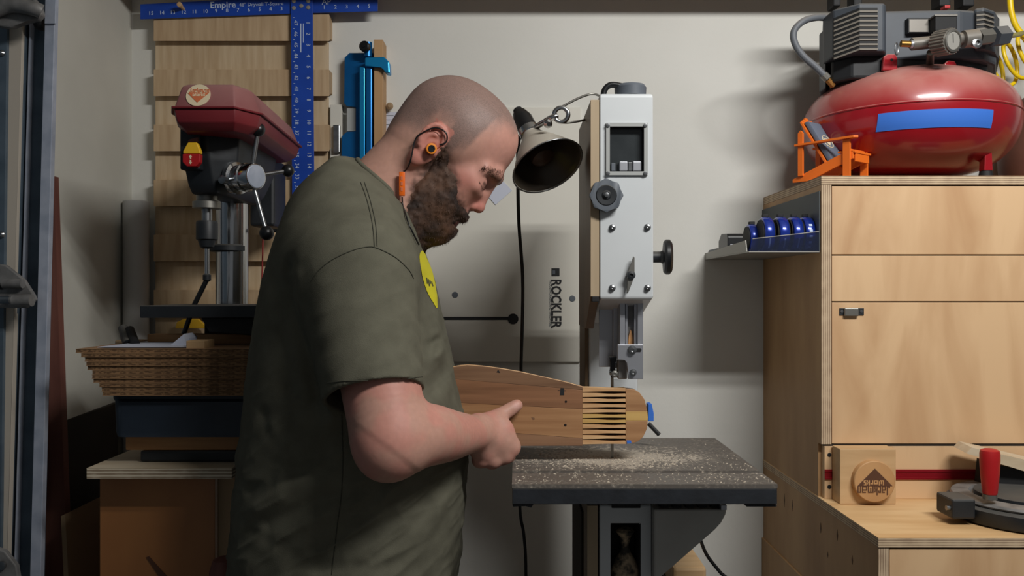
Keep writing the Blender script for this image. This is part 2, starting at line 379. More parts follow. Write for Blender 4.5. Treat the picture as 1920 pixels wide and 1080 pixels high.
# ---- blue T square
ts = root('drywall_square', P(568, 400, 2.045), 'blue aluminium drywall T-square hanging over the plywood cleats', 'square')
prism('crossbar', [P(263, 36, 2.054), P(263, 8, 2.054), P(708, -16, 2.054), P(708, 21, 2.054), P(590, 24, 2.054)], (0, .003, 0), 'blue_rule', ts, .0004)
prism('blade', [P(545, -10, 2.049), P(586, -10, 2.049), P(591, 560, 2.049), P(549, 560, 2.049)], (0, .003, 0), 'blue_rule', ts, .0004)
RT = P(708, 0, 2.05) - P(263, 14, 2.05); RT.y = 0; UPT = Vector((-RT.z, 0, RT.x)); SC = 2.05 / F
text('maker_name', 'Empire', 17 * SC, 'white_ink', ts, P(418, 9.5, 2.0535), RT, UPT, bold=.0003)
text('lettering', '48" Drywall T-Square', 9.5 * SC, 'white_ink', ts, P(490, 8, 2.0535), RT, UPT)
text('lettering', 'AP', 15 * SC, 'white_ink', ts, P(612, 4, 2.0535), RT, UPT)
for i, s_ in enumerate(['15', '14', '13', '12', '11', '10', '9', '8', '7', '6', '5', '4', '3']):
    text('numeral', s_, 10 * SC, 'white_ink', ts, P(283 + 20.4 * i, 25 - .72 * i, 2.0535), RT, UPT)
for i in range(5): text('numeral', str(i + 1), 10 * SC, 'white_ink', ts, P(608 + 21 * i, 14 - .6 * i, 2.0535), RT, UPT)
for i in range(18):
    yy = 43 + 20.6 * i
    text('numeral', str(47 - i), 10 * SC, 'white_ink', ts, P(554 + .009 * yy, yy, 2.0485), (0, 0, -1), (1, 0, 0))
    text('numeral', str(1 + i), 10 * SC, 'white_ink', ts, P(577 + .009 * yy, yy, 2.0485), (0, 0, -1), (1, 0, 0))
    boxpx('tick', 549 + .007 * yy, 552 + .007 * yy, yy - 10.4, yy - 9.4, 2.0487, 2.0492, 'white_ink', ts, 0)
boxpx('lettering', 563, 565, 44, 98, 2.0487, 2.0492, 'white_ink', ts, 0)
boxpx('lettering', 568, 569.4, 44, 80, 2.0487, 2.0492, 'white_ink', ts, 0)
boxpx('lettering', 565, 575, 349, 355, 2.0487, 2.0492, 'white_ink', ts, 0)
for (a, b) in ((551, 2), (578, 2), (551, 15), (565, 11), (578, 14)):
    lathe('rivet', P(a, b, 2.0487), (0, -1, 0), [(4 * SC, 0), (3.6 * SC, .0012), (0, .0018)], 'rivet', ts, 12)

# ---- white pipe in the corner
o = cyl('waste_pipe', P(255, 377, 2.05), P(256, 1080, 2.05), .030, 'pipe', n=28, bev=.002); tag(o, 'upright white plastic pipe standing in the corner beside the cleats', 'pipe')

# ------------------------------------------------------------------ drill press stand and what lies on it
st = root('drill_press_stand', (X_(296, 1.5), 1.6, 0), 'orange brown plywood box stand under the drill press with a pale top', 'stand')
DT = 1.45; zt = Z_(879, DT)
box('top_board', X_(162, DT), X_(435, DT), DT, 1.92, zt - .0175, zt, ['ply_pale'], st, .0008)
box('top_veneer', X_(162, DT), X_(435, DT), DT, 1.92, zt + .0001, zt + .0012, 'pale_ply', st, .0004)
x0, x1 = X_(187, 1.50), X_(403, 1.50)
box('front_panel', x0, x1, 1.50, 1.515, .0, zt - .0177, 'orange_ply', st, .001)
box('side_panel', x1 - .012, x1 + .001, 1.5155, 1.88, .0, zt - .0177, 'mdf', st, .001)
box('side_panel', x0, x0 + .012, 1.5155, 1.88, .0, zt - .0177, 'orange_ply', st, .001)
prismpx('gouge', [(274, 1045), (279, 1043), (312, 1080), (330, 1120), (318, 1120), (296, 1078)], 1.4985, 1.4999, 'burn', st)
zb = zt + .0012

dp = root('drill_press', (X_(435, 1.80), 1.80, zb), 'benchtop drill press with dusty red belt cover and black cast head', 'drill press')
cx, cxl = X_(388, 1.65), X_(435, 1.795)
box('base', X_(262, 1.5), X_(262, 1.5) + .225, 1.50, 1.87, zb, zb + .0205, 'cast_black', dp, .004)
lathe('column_foot', (cxl, 1.795, zb + .0207), (0, 0, 1), [(.055, 0), (.055, .012), (.042, .03), (.042, .05)], 'cast_black', dp)
cyl('column', (cxl, 1.795, zb + .03), (cxl, 1.795, Z_(330, 1.795)), .0335, 'chrome', dp, 40)
lathe('column_collar', (cxl - .008, 1.79, Z_(473, 1.79)), (0, 0, 1), [(.030, 0), (.037, .001), (.040, .003), (.040, .013), (.037, .016), (.03, .016)], 'cast_black', dp, 32)
# table and bracket
tz = Z_(573, 1.54)
box('table', X_(262, 1.54), X_(262, 1.54) + .245, 1.54, 1.745, tz - .0225, tz, 'cast_black', dp, .0015)
prism('table_bracket', [(X_(376, 1.56), 1.56, tz - .0226), (X_(520, 1.56), 1.56, tz - .0226), (X_(520, 1.56), 1.56, tz - .06), (X_(392, 1.56), 1.56, tz - .05)], (0, .24, 0), 'matte_black', dp, .002)
box('rack_block', cxl - .04, cxl + .045, 1.74, 1.84, tz - .07, tz - .0228, 'matte_black', dp, .004)
# head casting
def loft(name, secs, m, parent, bev=0, smooth=None):
    """secs: lists of world points, same count, joined in order"""
    bm = bmesh.new(); R_ = [[bm.verts.new(p) for p in s] for s in secs]; n = len(R_[0])
    for a, b in zip(R_, R_[1:]):
        for i in range(n): bm.faces.new((a[i], a[(i + 1) % n], b[(i + 1) % n], b[i]))
    bm.faces.new(R_[0][::-1]); bm.faces.new(R_[-1])
    if bev: bmesh.ops.bevel(bm, geom=list(bm.edges), offset=bev, segments=2, affect='EDGES', profile=.5)
    return mk(name, bm, m, parent, smooth)
hx0, hx1 = X_(342, 1.60), X_(470, 1.60)
hs = []
for (a, b, y0, y1, pz) in ((352, 412, 1.62, 1.83, 362), (348, 425, 1.61, 1.84, 345), (342, 440, 1.60, 1.86, 300), (338, 446, 1.595, 1.87, 232)):
    z = Z_(pz, 1.60); xa, xb = X_(a, 1.60), X_(b, 1.60)
    hs.append([(xa, y0, z), (xa + .055, y0 - .012, z), (xb, y0 + .02, z), (xb, y1, z), (xa + .01, y1, z)])
loft('head_casting', hs, 'cast_black', dp, .004, 30)
box('switch_box', X_(337, 1.575), X_(374, 1.575), 1.575, 1.60, Z_(318, 1.575), Z_(240, 1.575), 'cast_black', dp, .003)
sw = prismpx('switch_flap', [(343, 288), (343, 283), (352, 267), (369, 267), (375, 283), (375, 288)], 1.562, 1.5745, 'yellow_plastic', dp, .0015)
prismpx('stop_paddle', [(342, 288.5), (375, 288.5), (374, 304), (367, 312), (350, 312), (342, 304)], 1.560, 1.5745, 'red_plastic', dp, .0015)
prismpx('switch_tab', [(353, 262), (370, 257), (371, 267), (352, 267)], 1.568, 1.5745, 'redboard', dp, .0006)
prismpx('arrow_mark', [(356, 296), (354, 294), (357, 290), (360, 294), (358.4, 294), (358.4, 298), (356, 298)], 1.5592, 1.5599, 'cream', dp)
prismpx('arrow_mark', [(355.6, 300), (358.4, 300), (358.4, 304), (360, 304), (357, 308), (354, 304), (355.6, 304)], 1.5592, 1.5599, 'cream', dp)
# belt cover: rim, lower tray, lid (front end towards camera, long side receding)
yN, yF = 1.52, 1.93
def outl(e, lx, rx, z, yn=yN, yf=yF):
    a, b = X_(lx, yN), X_(rx, yN)
    return [(a - e, yn + .05 - e * .3, z), (a + .02 - e * .5, yn - e, z), (b - .0 + e * .3, yn - e, z), (b + .03 + e, yn + .055, z), (b + .012 + e, yf + e, z), (b - .05, yf + .03 + e, z), (a + .05, yf + .03 + e, z), (a - e, yf - .04 + e, z)]
z0, z1, z2 = Z_(236, yN), Z_(204, yN), Z_(152, yN)
loft('cover_tray', [outl(-.022, 308, 438, z0 - .006), outl(-.006, 306, 440, z0 + .008), outl(0, 306, 440, z1)], 'cover_red', dp, .002, 30)
loft('cover_rim', [outl(.004, 305, 440, z1 + .0002), outl(.005, 305, 440, z1 + .004)], 'cover_red', dp, .001)
lid = loft('cover_lid', [outl(-.001, 306, 440, z1 + .0042), outl(-.014, 308, 438, z2 - .006), outl(-.024, 310, 436, z2)], 'lid_red', dp, .003, 30)
# sticker on the sloping front of the lid
s0, s1 = Vector((0, yN + .001, z1 + .004)), Vector((0, yN + .014, z2 - .006)); up = (s1 - s0).normalized()
sc = Vector((X_(369, yN), 0, 0)) + s0.lerp(s1, .55) + Vector((0, -.0008, 0)); nn = Vector((1, 0, 0)).cross(up)
lathe('sticker', sc - nn * .0004, nn, [(.0222, 0), (.0222, .0012), (0, .0012)], 'cream', dp, 36)
logo(sc + nn * .001, (1, 0, 0), up, .0195, 'orange_ink', 'cream', dp, .0004)
# feed hub and handles
hc = P(447, 334, 1.62); ax = Vector((.86, -.5, 0)).normalized()
lathe('feed_hub', hc - ax * .012, ax, [(.012, -.02), (.012, 0), (.030, 0), (.031, .004), (.031, .012), (.025, .014), (.025, .030), (.028, .032), (.028, .036), (.0255, .038), (.0255, .056), (.0245, .060), (.023, .0605)], 'chrome', dp, 36)
lathe('hub_cap', hc + ax * .0482, ax, [(.023, 0), (.021, .0015), (0, .002)], 'galv', dp, 28)
lathe('stop_screw', P(423, 338, 1.60), (-.3, -1, 0), [(.008, 0), (.008, .012), (0, .014)], 'steel', dp, 12)
hub = hc + ax * .034
for (ex, ey, eD, kr) in ((484, 243, 1.60, .0135), (540, 320, 1.66, .0125), (500, 437, 1.60, .0138)):
    e = P(ex, ey, eD); d = (e - hub).normalized()
    h_ = tube('feed_handle', [hub, e], .0042, 'steel', dp, 12)
    bm = bmesh.new(); bmesh.ops.create_uvsphere(bm, u_segments=20, v_segments=14, radius=kr)
    bmesh.ops.transform(bm, matrix=Matrix.Translation(e), verts=bm.verts); mk('handle_knob', bm, 'black_plastic', h_, True)
box('motor', X_(468, 1.90), X_(514, 1.90), 1.90, 2.0, Z_(424, 1.90), Z_(296, 1.90), 'cast_black', dp, .006)
tube('clamp_lever', [P(505, 433, 1.88), P(560, 431, 1.86)], .004, 'black_plastic', dp)
# quill, chuck and the rod in it
qz = Z_(378, 1.65)
lathe('quill_collar', (cx, 1.65, Z_(392, 1.65)), (0, 0, 1), [(.02, 0), (.027, .001), (.027, .014), (.02, .016), (.02, .04)], 'dull_steel', dp, 28)
cyl('spindle', (cx, 1.65, Z_(416, 1.65)), (cx, 1.65, Z_(392, 1.65)), .010, 'steel', dp)
lathe('chuck', (cx, 1.65, Z_(466, 1.65)), (0, 0, 1), [(.008, 0), (.013, .003), (.017, .016), (.0205, .018), (.0205, .050), (.019, .054), (.012, .055)], 'cast_black', dp, 28)
cyl('bit_shank', (cx, 1.65, Z_(514, 1.65)), (cx, 1.65, Z_(462, 1.65)), .0045, 'chrome', dp, 14)
lathe('swivel_joint', P(388, 528, 1.65), (0, 0, 1), [(.004, 0), (.008, .003), (.008, .013), (.004, .016)], 'cast_black', dp, 14)
tube('bent_rod', [P(387, 526, 1.65), P(364, 572, 1.65), P(341, 636, 1.65)], .0048, 'black_plastic', dp, 10)

o = tube('pull_cord', [P(495, 330, 1.96), P(493, 450, 1.96), P(490, 575, 1.96)], .0018, 'cord_red', None, 6); tag(o, 'thin red cord hanging down behind the drill press', 'cord')
# wooden tray, bin, cardboard sheets on the base
za = zb + .0245
o = boxpx('wooden_riser', 235, 474, 815, 844, 1.50, 1.70, 'pine', None, .002)
tag(o, 'pine plank riser under the dark plastic bin', 'plank')
zr = Z_(815, 1.50)
bn = root('plastic_bin', (X_(335, 1.52), 1.6, zr), 'dark navy plastic bin below the stack of cardboard', 'bin')
bm = bmesh.new(); secs = []
for (e, z) in ((.0, zr + .001), (-.004, zr + .008), (-.008, zr + .062), (-.014, zr + .066), (-.014, zr + .074)):
    a, b = X_(212, 1.47) - 0 + (.0 if 0 else 0) + e, X_(478, 1.47) - e - .01; r_ = .02; pts = []
    for (px_, py_, t0) in ((b - r_, 1.70 - r_, 0), (a + r_, 1.70 - r_, 90), (a + r_, 1.47 - e + r_, 180), (b - r_, 1.47 - e + r_, 270)):
        for t in range(0, 91, 18): pts.append(bm.verts.new((px_ + r_ * math.cos(math.radians(t0 + t)), py_ + r_ * math.sin(math.radians(t0 + t)), z)))
    secs.append(pts)
for a, b in zip(secs, secs[1:]):
    for i in range(len(a)): bm.faces.new((a[i], a[(i + 1) % len(a)], b[(i + 1) % len(a)], b[i]))
bm.faces.new(secs[0]); bm.faces.new(secs[-1])
mk('tub', bm, 'bin', bn, 40)
zz = zr + .0745
sheets = [(196, 466, 712), (187, 466, 721), (176, 470, 703), (174, 470, 693), (173, 470, 684), (168, 468, 676), (163, 464, 668), (160, 466, 661), (142, 440, 654)]
edges = [(192, 0), (190, 0), (186, 0), (174, 0), (173, 0), (173, 0), (163, 0), (162, 0), (158, 0), (152, 0), (141, 0)]
ztop = Z_(654, 1.46); nS = len(edges); th = (ztop - zz) / nS
ORD = ['second', 'third', 'fourth', 'fifth', 'sixth', 'seventh', 'eighth', 'ninth', 'tenth']
LBL = ['lowest cardboard sheet of the stack, lying directly on the dark bin'] + ['brown corrugated cardboard sheet, %s from the top of the stack' % ORD[nS - 2 - i] for i in range(1, nS - 1)] + ['topmost and longest cardboard sheet of the stack with papers on it']
for i, (lx, _) in enumerate(edges):
    jit = random.uniform(-.006, .006)
    o = root('cardboard_sheet', (X_(300, 1.5), 1.6, zz + th * i), LBL[i], 'cardboard', 'stacked cardboard sheets')
    xa, xb = X_(lx, 1.46), X_(468, 1.46) + jit * .5; ya = 1.46 + abs(jit) * .5
    z_a, z_b = zz + th * i + .0002, zz + th * (i + 1) - .0004
    box('fluting', xa, xb, ya, 1.745, z_a + .0009, z_b - .0009, 'flute', o, 0)
    box('liner', xa - .0006, xb, ya - .0006, 1.745, z_a, z_a + .0009, 'cardboard', o, 0)
    box('liner', xa - .0006, xb, ya - .0006, 1.745, z_b - .0009, z_b, 'cardboard', o, 0)
o = prism('loose_paper', [(X_(185, 1.48), 1.475, ztop + .0012), (X_(350, 1.48), 1.48, ztop + .0012), (X_(345, 1.48), 1.70, ztop + .0012), (X_(200, 1.48), 1.70, ztop + .0012)], (0, 0, .0012), 'paper'); tag(o, 'flat sheet of white paper on top of the cardboard stack', 'paper')
o = prism('folded_paper', [P(315, 651, 1.52), P(345, 626, 1.52), P(355, 634, 1.54), P(349, 652, 1.52)], (-.004, .05, .0), 'paper'); tag(o, 'crumpled white paper standing up on the cardboard stack', 'paper')
o = boxpx('wood_offcut', 349, 383, 639, 658, 1.48, 1.53, 'block_wood', None, .0008); tag(o, 'small square pale wood offcut on the cardboard stack', 'wood block')
o = boxpx('wood_plank', 276, 478, 627, 652, 1.62, 1.66, 'pine', None, .001); tag(o, 'brown wood plank lying behind the offcut under drill table', 'plank')
pl = root('paint_scraper', P(245, 645, 1.60), 'dark grey handled tool leaning at the back of the cardboard stack', 'tool')
tube('handle', [P(231, 616, 1.62), P(240, 645, 1.58)], .0095, 'cast_black', pl, 12)
tube('handle', [P(243, 618, 1.61), P(254, 646, 1.57)], .0085, 'matte_black', pl, 12)
boxpx('blade', 215, 268, 638, 648, 1.66, 1.70, 'mdf', pl, .002)
o = prismpx('yellow_label', [(328, 616), (331, 604), (344, 598), (372, 598), (385, 610), (385, 616)], 2.052, 2.060, 'yellow_plastic', None, .002); tag(o, 'flat yellow label piece hung behind the drill press table', 'label')
o = lathe('red_cylinder', (-.508, 1.455, 0), (0, 0, 1), [(.022, 0), (.024, .004), (.024, .915), (.018, .935), (.008, .94), (0, .94)], 'redboard'); tag(o, 'dark red cylinder standing low between the orange stand and his back', 'cylinder')

# ------------------------------------------------------------------ blue jig, wall papers, white board
jg = root('clamp_guide_jig', P(680, 300, 2.05), 'bright blue anodised guide jig hanging on the wall behind his neck', 'jig')
prismpx('plate', [(646, 108), (655, 99), (700, 99), (700, 300), (640, 300), (641, 255), (650, 247), (668, 247), (668, 200), (650, 199), (645, 193)], 2.070, 2.078, 'anod_blue', jg, .001)
boxpx('rail', 674, 684, 125, 330, 2.040, 2.0695, 'anod_light', jg, .002)
boxpx('rail', 686, 697, 125, 330, 2.040, 2.0695, 'anod_blue', jg, .002)
prismpx('end_clamp', [(684, 107), (720, 106), (730, 116), (731, 137), (722, 136), (716, 124), (684, 124)], 2.030, 2.06, 'anod_light', jg, .003)
cyl('clamp_screw', P(690, 80, 2.05), P(690, 107, 2.05), .010, 'anod_blue', jg)
lathe('clamp_knob', P(686, 89, 2.040), (-.2, -1, 0), [(.010, 0), (.013, .002), (.013, .012), (.010, .015), (.004, .015), (.004, .017), (0, .017)], 'black_plastic', jg, 20)
boxpx('clear_insert', 650, 668, 203, 246, 2.073, 2.077, 'clear_grey', jg, .001)
boxpx('pivot_arm', 633, 676, 296, 318, 2.045, 2.0695, 'black_plastic', jg, .006)
o = boxpx('wood_strip', 701, 718, 74, 330, 2.045, WALL, 'cab_side', None, .001); tag(o, 'narrow upright wood strip right beside the blue jig', 'wood strip')
o = boxpx('grey_backer', 619, 641, 196, 330, 2.082, WALL, 'board_white', None, .001); tag(o, 'slim off-white backing strip left of the blue jig', 'strip')
o = boxpx('steel_latch', 624, 637, 234, 286, 2.070, 2.0818, 'steel', None, .002); tag(o, 'small steel plate with screws left of the blue jig', 'plate')
o = boxpx('wall_note', 719, 755, 210, 262, WALL - .0015, WALL, 'paper', None, 0); tag(o, 'small paper note on the wall just above his neck', 'note')
for yv in (216, 224, 233): boxpx('pen_line', 722, 738, yv, yv + 1, WALL - .0019, WALL - .0016, 'knob_grey', o, 0)
o = lathe('wall_peg', P(733, 202, WALL), (0, -1, 0), [(.004, 0), (.004, .012), (.008, .013), (.009, .02), (.004, .024), (0, .024)], 'mdf', n=10); tag(o, 'small dark peg in the wall above the note', 'peg')
o = prismpx('wall_card', [(913, 366), (944, 340), (960, 357), (929, 384)], WALL - .012, WALL - .0105, 'paper'); tag(o, 'tilted white card on the hardboard panel by his nose', 'card')

bw = root('hardboard_panel', P(900, 680, WALL), 'large off-white panel with black lettering hung on the wall behind bandsaw', 'panel')
box('sheet', X_(760, WALL), X_(1088, WALL), WALL - .010, WALL, Z_(678, WALL), Z_(203, WALL), 'board_white', bw, .001)
DW = WALL - .0102
boxpx('slot', 790, 966, 594, 600, DW - .0006, DW, 'ink_black', bw, 0)
lathe('keyhole', (X_(962, DW), DW, Z_(598, DW)), (0, -1, 0), [(.0135, 0), (.0135, .0007), (0, .0007)], 'ink_black', bw, 20)
for (a, b) in ((853, 553), (1073, 560)): lathe('screw', (X_(a, DW), DW, Z_(b, DW)), (0, -1, 0), [(.008, 0), (.007, .001), (0, .0012)], 'knob_grey', bw, 14)
text('maker_name', 'ROCKLER', 26 * WALL / F, 'ink_black', bw, (X_(1042, DW), DW - .0003, Z_(569, DW)), (0, 0, -1), (1, 0, 0), bold=.0010, sx=.80)
boxpx('maker_mark', 1034, 1049, 503, 518, DW - .0005, DW, 'ink_black', bw, 0)
boxpx('maker_mark', 1036, 1041, 507, 514, DW - .0008, DW - .0004, 'knob_grey', bw, 0)
text('small_print', 'WOODWORKING AND HARDWARE', 6.5 * WALL / F, 'knob_grey', bw, (X_(1032, DW), DW - .0003, Z_(569, DW)), (0, 0, -1), (1, 0, 0), sx=.8)

o = tube('lamp_cord', [P(981, 236, 1.60), P(972, 270, 1.62), P(971, 330, 1.66), P(973, 420, 1.70), P(980, 520, 1.74), P(979, 620, 1.78), P(977, 690, 1.80), P(976, 800, 1.82), P(975, 950, 1.84), P(982, 1000, 1.84), P(986, 1060, 1.84), P(986, 1200, 1.84)], .0038, 'black_plastic', None, 8, sub=5)
tag(o, 'black lamp cord hanging down in front of the hardboard panel', 'cord')

# ------------------------------------------------------------------ bandsaw
def hollow_face(name, x0, x1, z0, z1, hx0, hx1, hz0, hz1, y0, y1, yh, m, mh, parent, low=None, bev=.003):
    """box whose front (y0) has a rectangular pocket going back to yh; low: optional extra (y,z) points of the underside, front to back"""
    bm = bmesh.new(); V = lambda x, y, z: bm.verts.new((x, y, z))
    a = [V(x0, y0, z0), V(x1, y0, z0), V(x1, y0, z1), V(x0, y0, z1)]
    h = [V(hx0, y0, hz0), V(hx1, y0, hz0), V(hx1, y0, hz1), V(hx0, y0, hz1)]
    d = [V(hx0, yh, hz0), V(hx1, yh, hz0), V(hx1, yh, hz1), V(hx0, yh, hz1)]
    for i in range(4):
        j = (i + 1) % 4
        bm.faces.new((a[i], a[j], h[j], h[i])); f = bm.faces.new((h[i], h[j], d[j], d[i])); f.material_index = 1
    bm.faces.new(d).material_index = 1
    low = low or [(y1, z0)]
    lo = [(V(x0, y, z), V(x1, y, z)) for y, z in low]
    tb = (V(x0, y1, z1), V(x1, y1, z1)); p = (a[0], a[1])
    for q in lo: bm.faces.new((p[0], q[0], q[1], p[1])); p = q
    bm.faces.new((p[0], tb[0], tb[1], p[1])); bm.faces.new((tb[0], a[3], a[2], tb[1]))
    bm.faces.new([a[0], a[3], tb[0]] + [q[0] for q in lo[::-1]]); bm.faces.new([a[1], a[2], tb[1]] + [q[1] for q in lo[::-1]])
    o = mk(name, bm, [m, mh], parent)
    b = o.modifiers.new('bevel', 'BEVEL'); b.width = bev; b.segments = 3; b.limit_method = 'ANGLE'; b.angle_limit = math.radians(40)
    return o
DB = 1.40
bs = root('bandsaw', (X_(1175, 1.45), 1.6, 0), 'light grey upright bandsaw with cast iron table behind the wooden board', 'bandsaw')
hollow_face('upper_housing', X_(1124, DB), X_(1225, DB), Z_(561, DB), Z_(175, DB), X_(1144, DB), X_(1206, DB), Z_(324, DB), Z_(238, DB), DB, 1.78, DB + .06,
            'saw_paint', 'saw_cavity', bs, [(1.52, 1.357), (1.62, 1.34), (1.78, 1.34)], .005)
# window
def ring_rect(name, x0, x1, z0, z1, t, y0, y1, m, parent):
    bm = bmesh.new()
    for (a, b, c, d) in ((x0, x1, z1 - t, z1), (x0, x1, z0, z0 + t), (x0, x0 + t, z0 + t, z1 - t), (x1 - t, x1, z0 + t, z1 - t)): bm_box(bm, a, b, y0, y1, c, d)
    return mk(name, bm, m, parent)
wf = ring_rect('window_frame', X_(1136, DB), X_(1214, DB), Z_(329, DB), Z_(231, DB), .0062, DB - .004, DB - .0005, 'clear_grey', bs)
boxpx('window_pane', 1142, 1208, 236, 324, DB + .010, DB + .012, 'dark_glass', bs, 0)
for (a, b) in ((1140, 235), (1210, 235), (1140, 325), (1210, 325)): lathe('frame_screw', P(a, b, DB - .0042), (0, -1, 0), [(.0034, 0), (.0034, .0015), (0, .002)], 'steel', bs, 12)
for (a, b) in ((1161, 1177), (1186, 1203)): boxpx('wheel_guide', a, b, 302, 321, DB + .002, DB + .0095, 'alu', bs, .002)
boxpx('wheel_guide', 1178, 1185, 304, 321, DB + .004, DB + .0095, 'steel', bs, .001)
boxpx('wheel_guide', 1146, 1154, 305, 321, DB + .005, DB + .0095, 'knob_grey', bs, .001)
# bolts, knobs, lever
for (a, b) in ((1148, 427), (1214, 426), (1148, 540), (1214, 540)):
    lathe('housing_bolt', P(a, b, DB), (0, -1, 0), [(.0058, 0), (.0058, .001), (.0044, .0012), (.0044, .005), (.002, .006), (0, .0045)], 'steel', bs, 14)
kc = P(1137, 366, 1.385)
bm = bmesh.new(); n = 64; pts = []
for k in range(n):
    t = 2 * math.pi * k / n; r = .0262 + .0022 * math.cos(8 * t); pts.append(kc + Vector((r * math.cos(t), 0, r * math.sin(t))))
bm_prism(bm, pts, (0, .012, 0), .0012); mk('tension_knob', bm, 'knob_grey', bs, 30)
lathe('knob_dish', kc + Vector((0, -.0002, 0)), (0, -1, 0), [(.0175, 0), (.016, .001), (.008, .0005), (.006, .002), (0, .002)], 'cast_black', bs, 28)
lathe('knob_screw', kc + Vector((0, -.002, 0)), (0, -1, 0), [(.004, 0), (.004, .003), (0, .004)], 'steel', bs, 14)
cyl('tension_shaft', kc + Vector((0, .012, 0)), kc + Vector((.012, .06, 0)), .006, 'steel', bs)
zt_ = Z_(175, DB)
lathe('top_knob', (X_(1182, 1.435), 1.435, zt_), (0, 0, 1), [(.024, 0), (.0265, .002), (.0272, .017), (.024, .0215), (0, .0225)], 'knob_grey', bs, 28)
tube('top_handle', [P(1131, 182, 1.425), P(1134, 168, 1.425), P(1146, 159, 1.425), P(1168, 162, 1.425)], .0052, 'black_plastic', bs, 10, sub=5)
# side handwheel on the right
lathe('handwheel', P(1238, 482, 1.48), (1, -.08, 0), [(.010, 0), (.012, .004), (.028, .006), (.031, .010), (.031, .016), (.026, .020), (.012, .019), (0, .019)], 'black_plastic', bs, 32)
cyl('handwheel_hub', P(1222, 482, 1.48), P(1240, 482, 1.48), .010, 'cast_black', bs)
lc = P(1183, 515, 1.385)
prismpx('lock_lever', [(1176, 520), (1179, 508), (1188, 480), (1190, 482), (1190, 518), (1178, 549), (1175, 551), (1178, 526)], 1.388, 1.394, 'dull_steel', bs, .001)
lathe('lever_boss', P(1183, 516, 1.39), (0, -1, 0), [(.007, -.01), (.007, .005), (.003, .006), (.003, .003), (0, .003)], 'cast_black', bs, 18)
# plywood door on the left of the housing, hinged wheel door below
dx0, dx1 = X_(1108, DB) - .0005, X_(1124, DB) - .0006
prism('wheel_door', [(dx0, DB + .002, Z_(187, DB)), (dx0, DB + .002, Z_(556, DB)), (dx0, 1.50, 1.334), (dx0, 1.66, 1.334), (dx0, 1.66, Z_(187, DB))], (dx1 - dx0, 0, 0), 'saw_door_face', bs, .001)
box('door_edge', dx0, dx1, DB, DB + .0018, Z_(556, DB), Z_(187, DB), 'saw_door', bs, .0004)
boxpx('door_latch', 1110, 1123, 556, 566, DB, DB + .02, 'matte_black', bs, .001)
# column behind
box('column', X_(1104, 1.70), X_(1196, 1.70), 1.70, 1.86, .5, 1.46, 'saw_paint', bs, .004)
box('column_shade_strip', X_(1097, 1.70), X_(1103.4, 1.70), 1.705, 1.85, .5, 1.40, 'saw_door_face', bs, .001)  # solid brown strip, its colour stands for shade on the column's left face
# blade guard, guide post, guides
boxpx('blade_guard', 1123, 1149, 556, 688, 1.475, 1.478, 'alu', bs, .0006)
boxpx('guard_flange', 1150, 1160, 556, 690, 1.465, 1.49, 'alu', bs, .0006)
for (a, b, d0) in ((1162, 1172, 1.430), (1172.4, 1177, 1.436), (1189, 1195, 1.436), (1195.4, 1206, 1.430)): boxpx('post_rail', a, b, 556, 650, d0, 1.462, 'alu', bs, .0008)
boxpx('post_channel', 1177, 1189, 556, 650, 1.450, 1.462, 'cast', bs, .0004)
prismpx('packed_sawdust', [(1177.5, 648), (1179, 630), (1182, 618), (1185, 622), (1188, 640), (1188.6, 649)], 1.444, 1.4498, 'pine', bs, .001)
prismpx('guide_bracket', [(1158, 646), (1206, 646), (1206, 711), (1178, 711), (1177, 680), (1172, 674), (1158, 674)], 1.418, 1.428, 'alu', bs, .001)
boxpx('guide_block', 1159, 1176, 676, 711, 1.436, 1.46, 'cast', bs, .002)
prismpx('bracket_slot', [(1193, 653), (1201, 653), (1203, 656), (1201, 660), (1193, 660)], 1.4174, 1.418, 'matte_black', bs)
for (a, b, r) in ((1185, 656, .0062), (1187, 698, .0048)): lathe('guide_bolt', P(a, b, 1.418), (0, -1, 0), [(r * 1.25, 0), (r * 1.25, .0015), (r, .0017), (r, .006), (r * .5, .0065), (0, .005)], 'steel', bs, 16)
prismpx('blade_guide', [(1141, 669), (1157, 668), (1156, 676), (1152, 684), (1155, 696), (1153, 708), (1146, 708), (1144, 696), (1146, 674)], 1.448, 1.457, 'cast_black', bs, .001)
lathe('guide_bearing', P(1143, 698, 1.452), (1, 0, 0), [(0, 0), (.0048, 0), (.0048, .007), (0, .007)], 'steel', bs, 16)
lathe('guide_bearing', P(1152, 701, 1.440), (0, -1, 0), [(.006, 0), (.006, .006), (.003, .007), (0, .006)], 'dull_steel', bs, 18)
zb0, zb1 = Z_(861, 1.46), Z_(676, 1.46)
box('blade', X_(1145, 1.46), X_(1150.5, 1.46), 1.4597, 1.4605, Z_(945, 1.46), zb1, 'dull_steel', bs, 0)
boxpx('chip_deflector', 1151, 1190, 711, 745, 1.50, 1.502, 'saw_paint', bs, 0)
# table
TZ = Z_(908, 1.26); tx0, tx1 = X_(960, 1.26), X_(1458, 1.26)
m = bpy.data.materials.new('iron_top'); m.use_nodes = True; nt = m.node_tree; N = nt.nodes; L = nt.links; b = N['Principled BSDF']
tc = N.new('ShaderNodeTexCoord'); mp = N.new('ShaderNodeMapping'); L.new(tc.outputs['Object'], mp.inputs[0])
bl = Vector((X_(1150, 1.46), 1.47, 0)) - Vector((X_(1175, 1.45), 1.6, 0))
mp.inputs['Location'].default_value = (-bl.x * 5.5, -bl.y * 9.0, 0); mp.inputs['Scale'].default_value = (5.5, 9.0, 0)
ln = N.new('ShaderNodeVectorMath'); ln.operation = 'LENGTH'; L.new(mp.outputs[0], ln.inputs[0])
mr = N.new('ShaderNodeMapRange'); mr.inputs[1].default_value = 0.05; mr.inputs[2].default_value = 1.15; mr.inputs[3].default_value = .50; mr.inputs[4].default_value = .0; L.new(ln.outputs['Value'], mr.inputs[0])
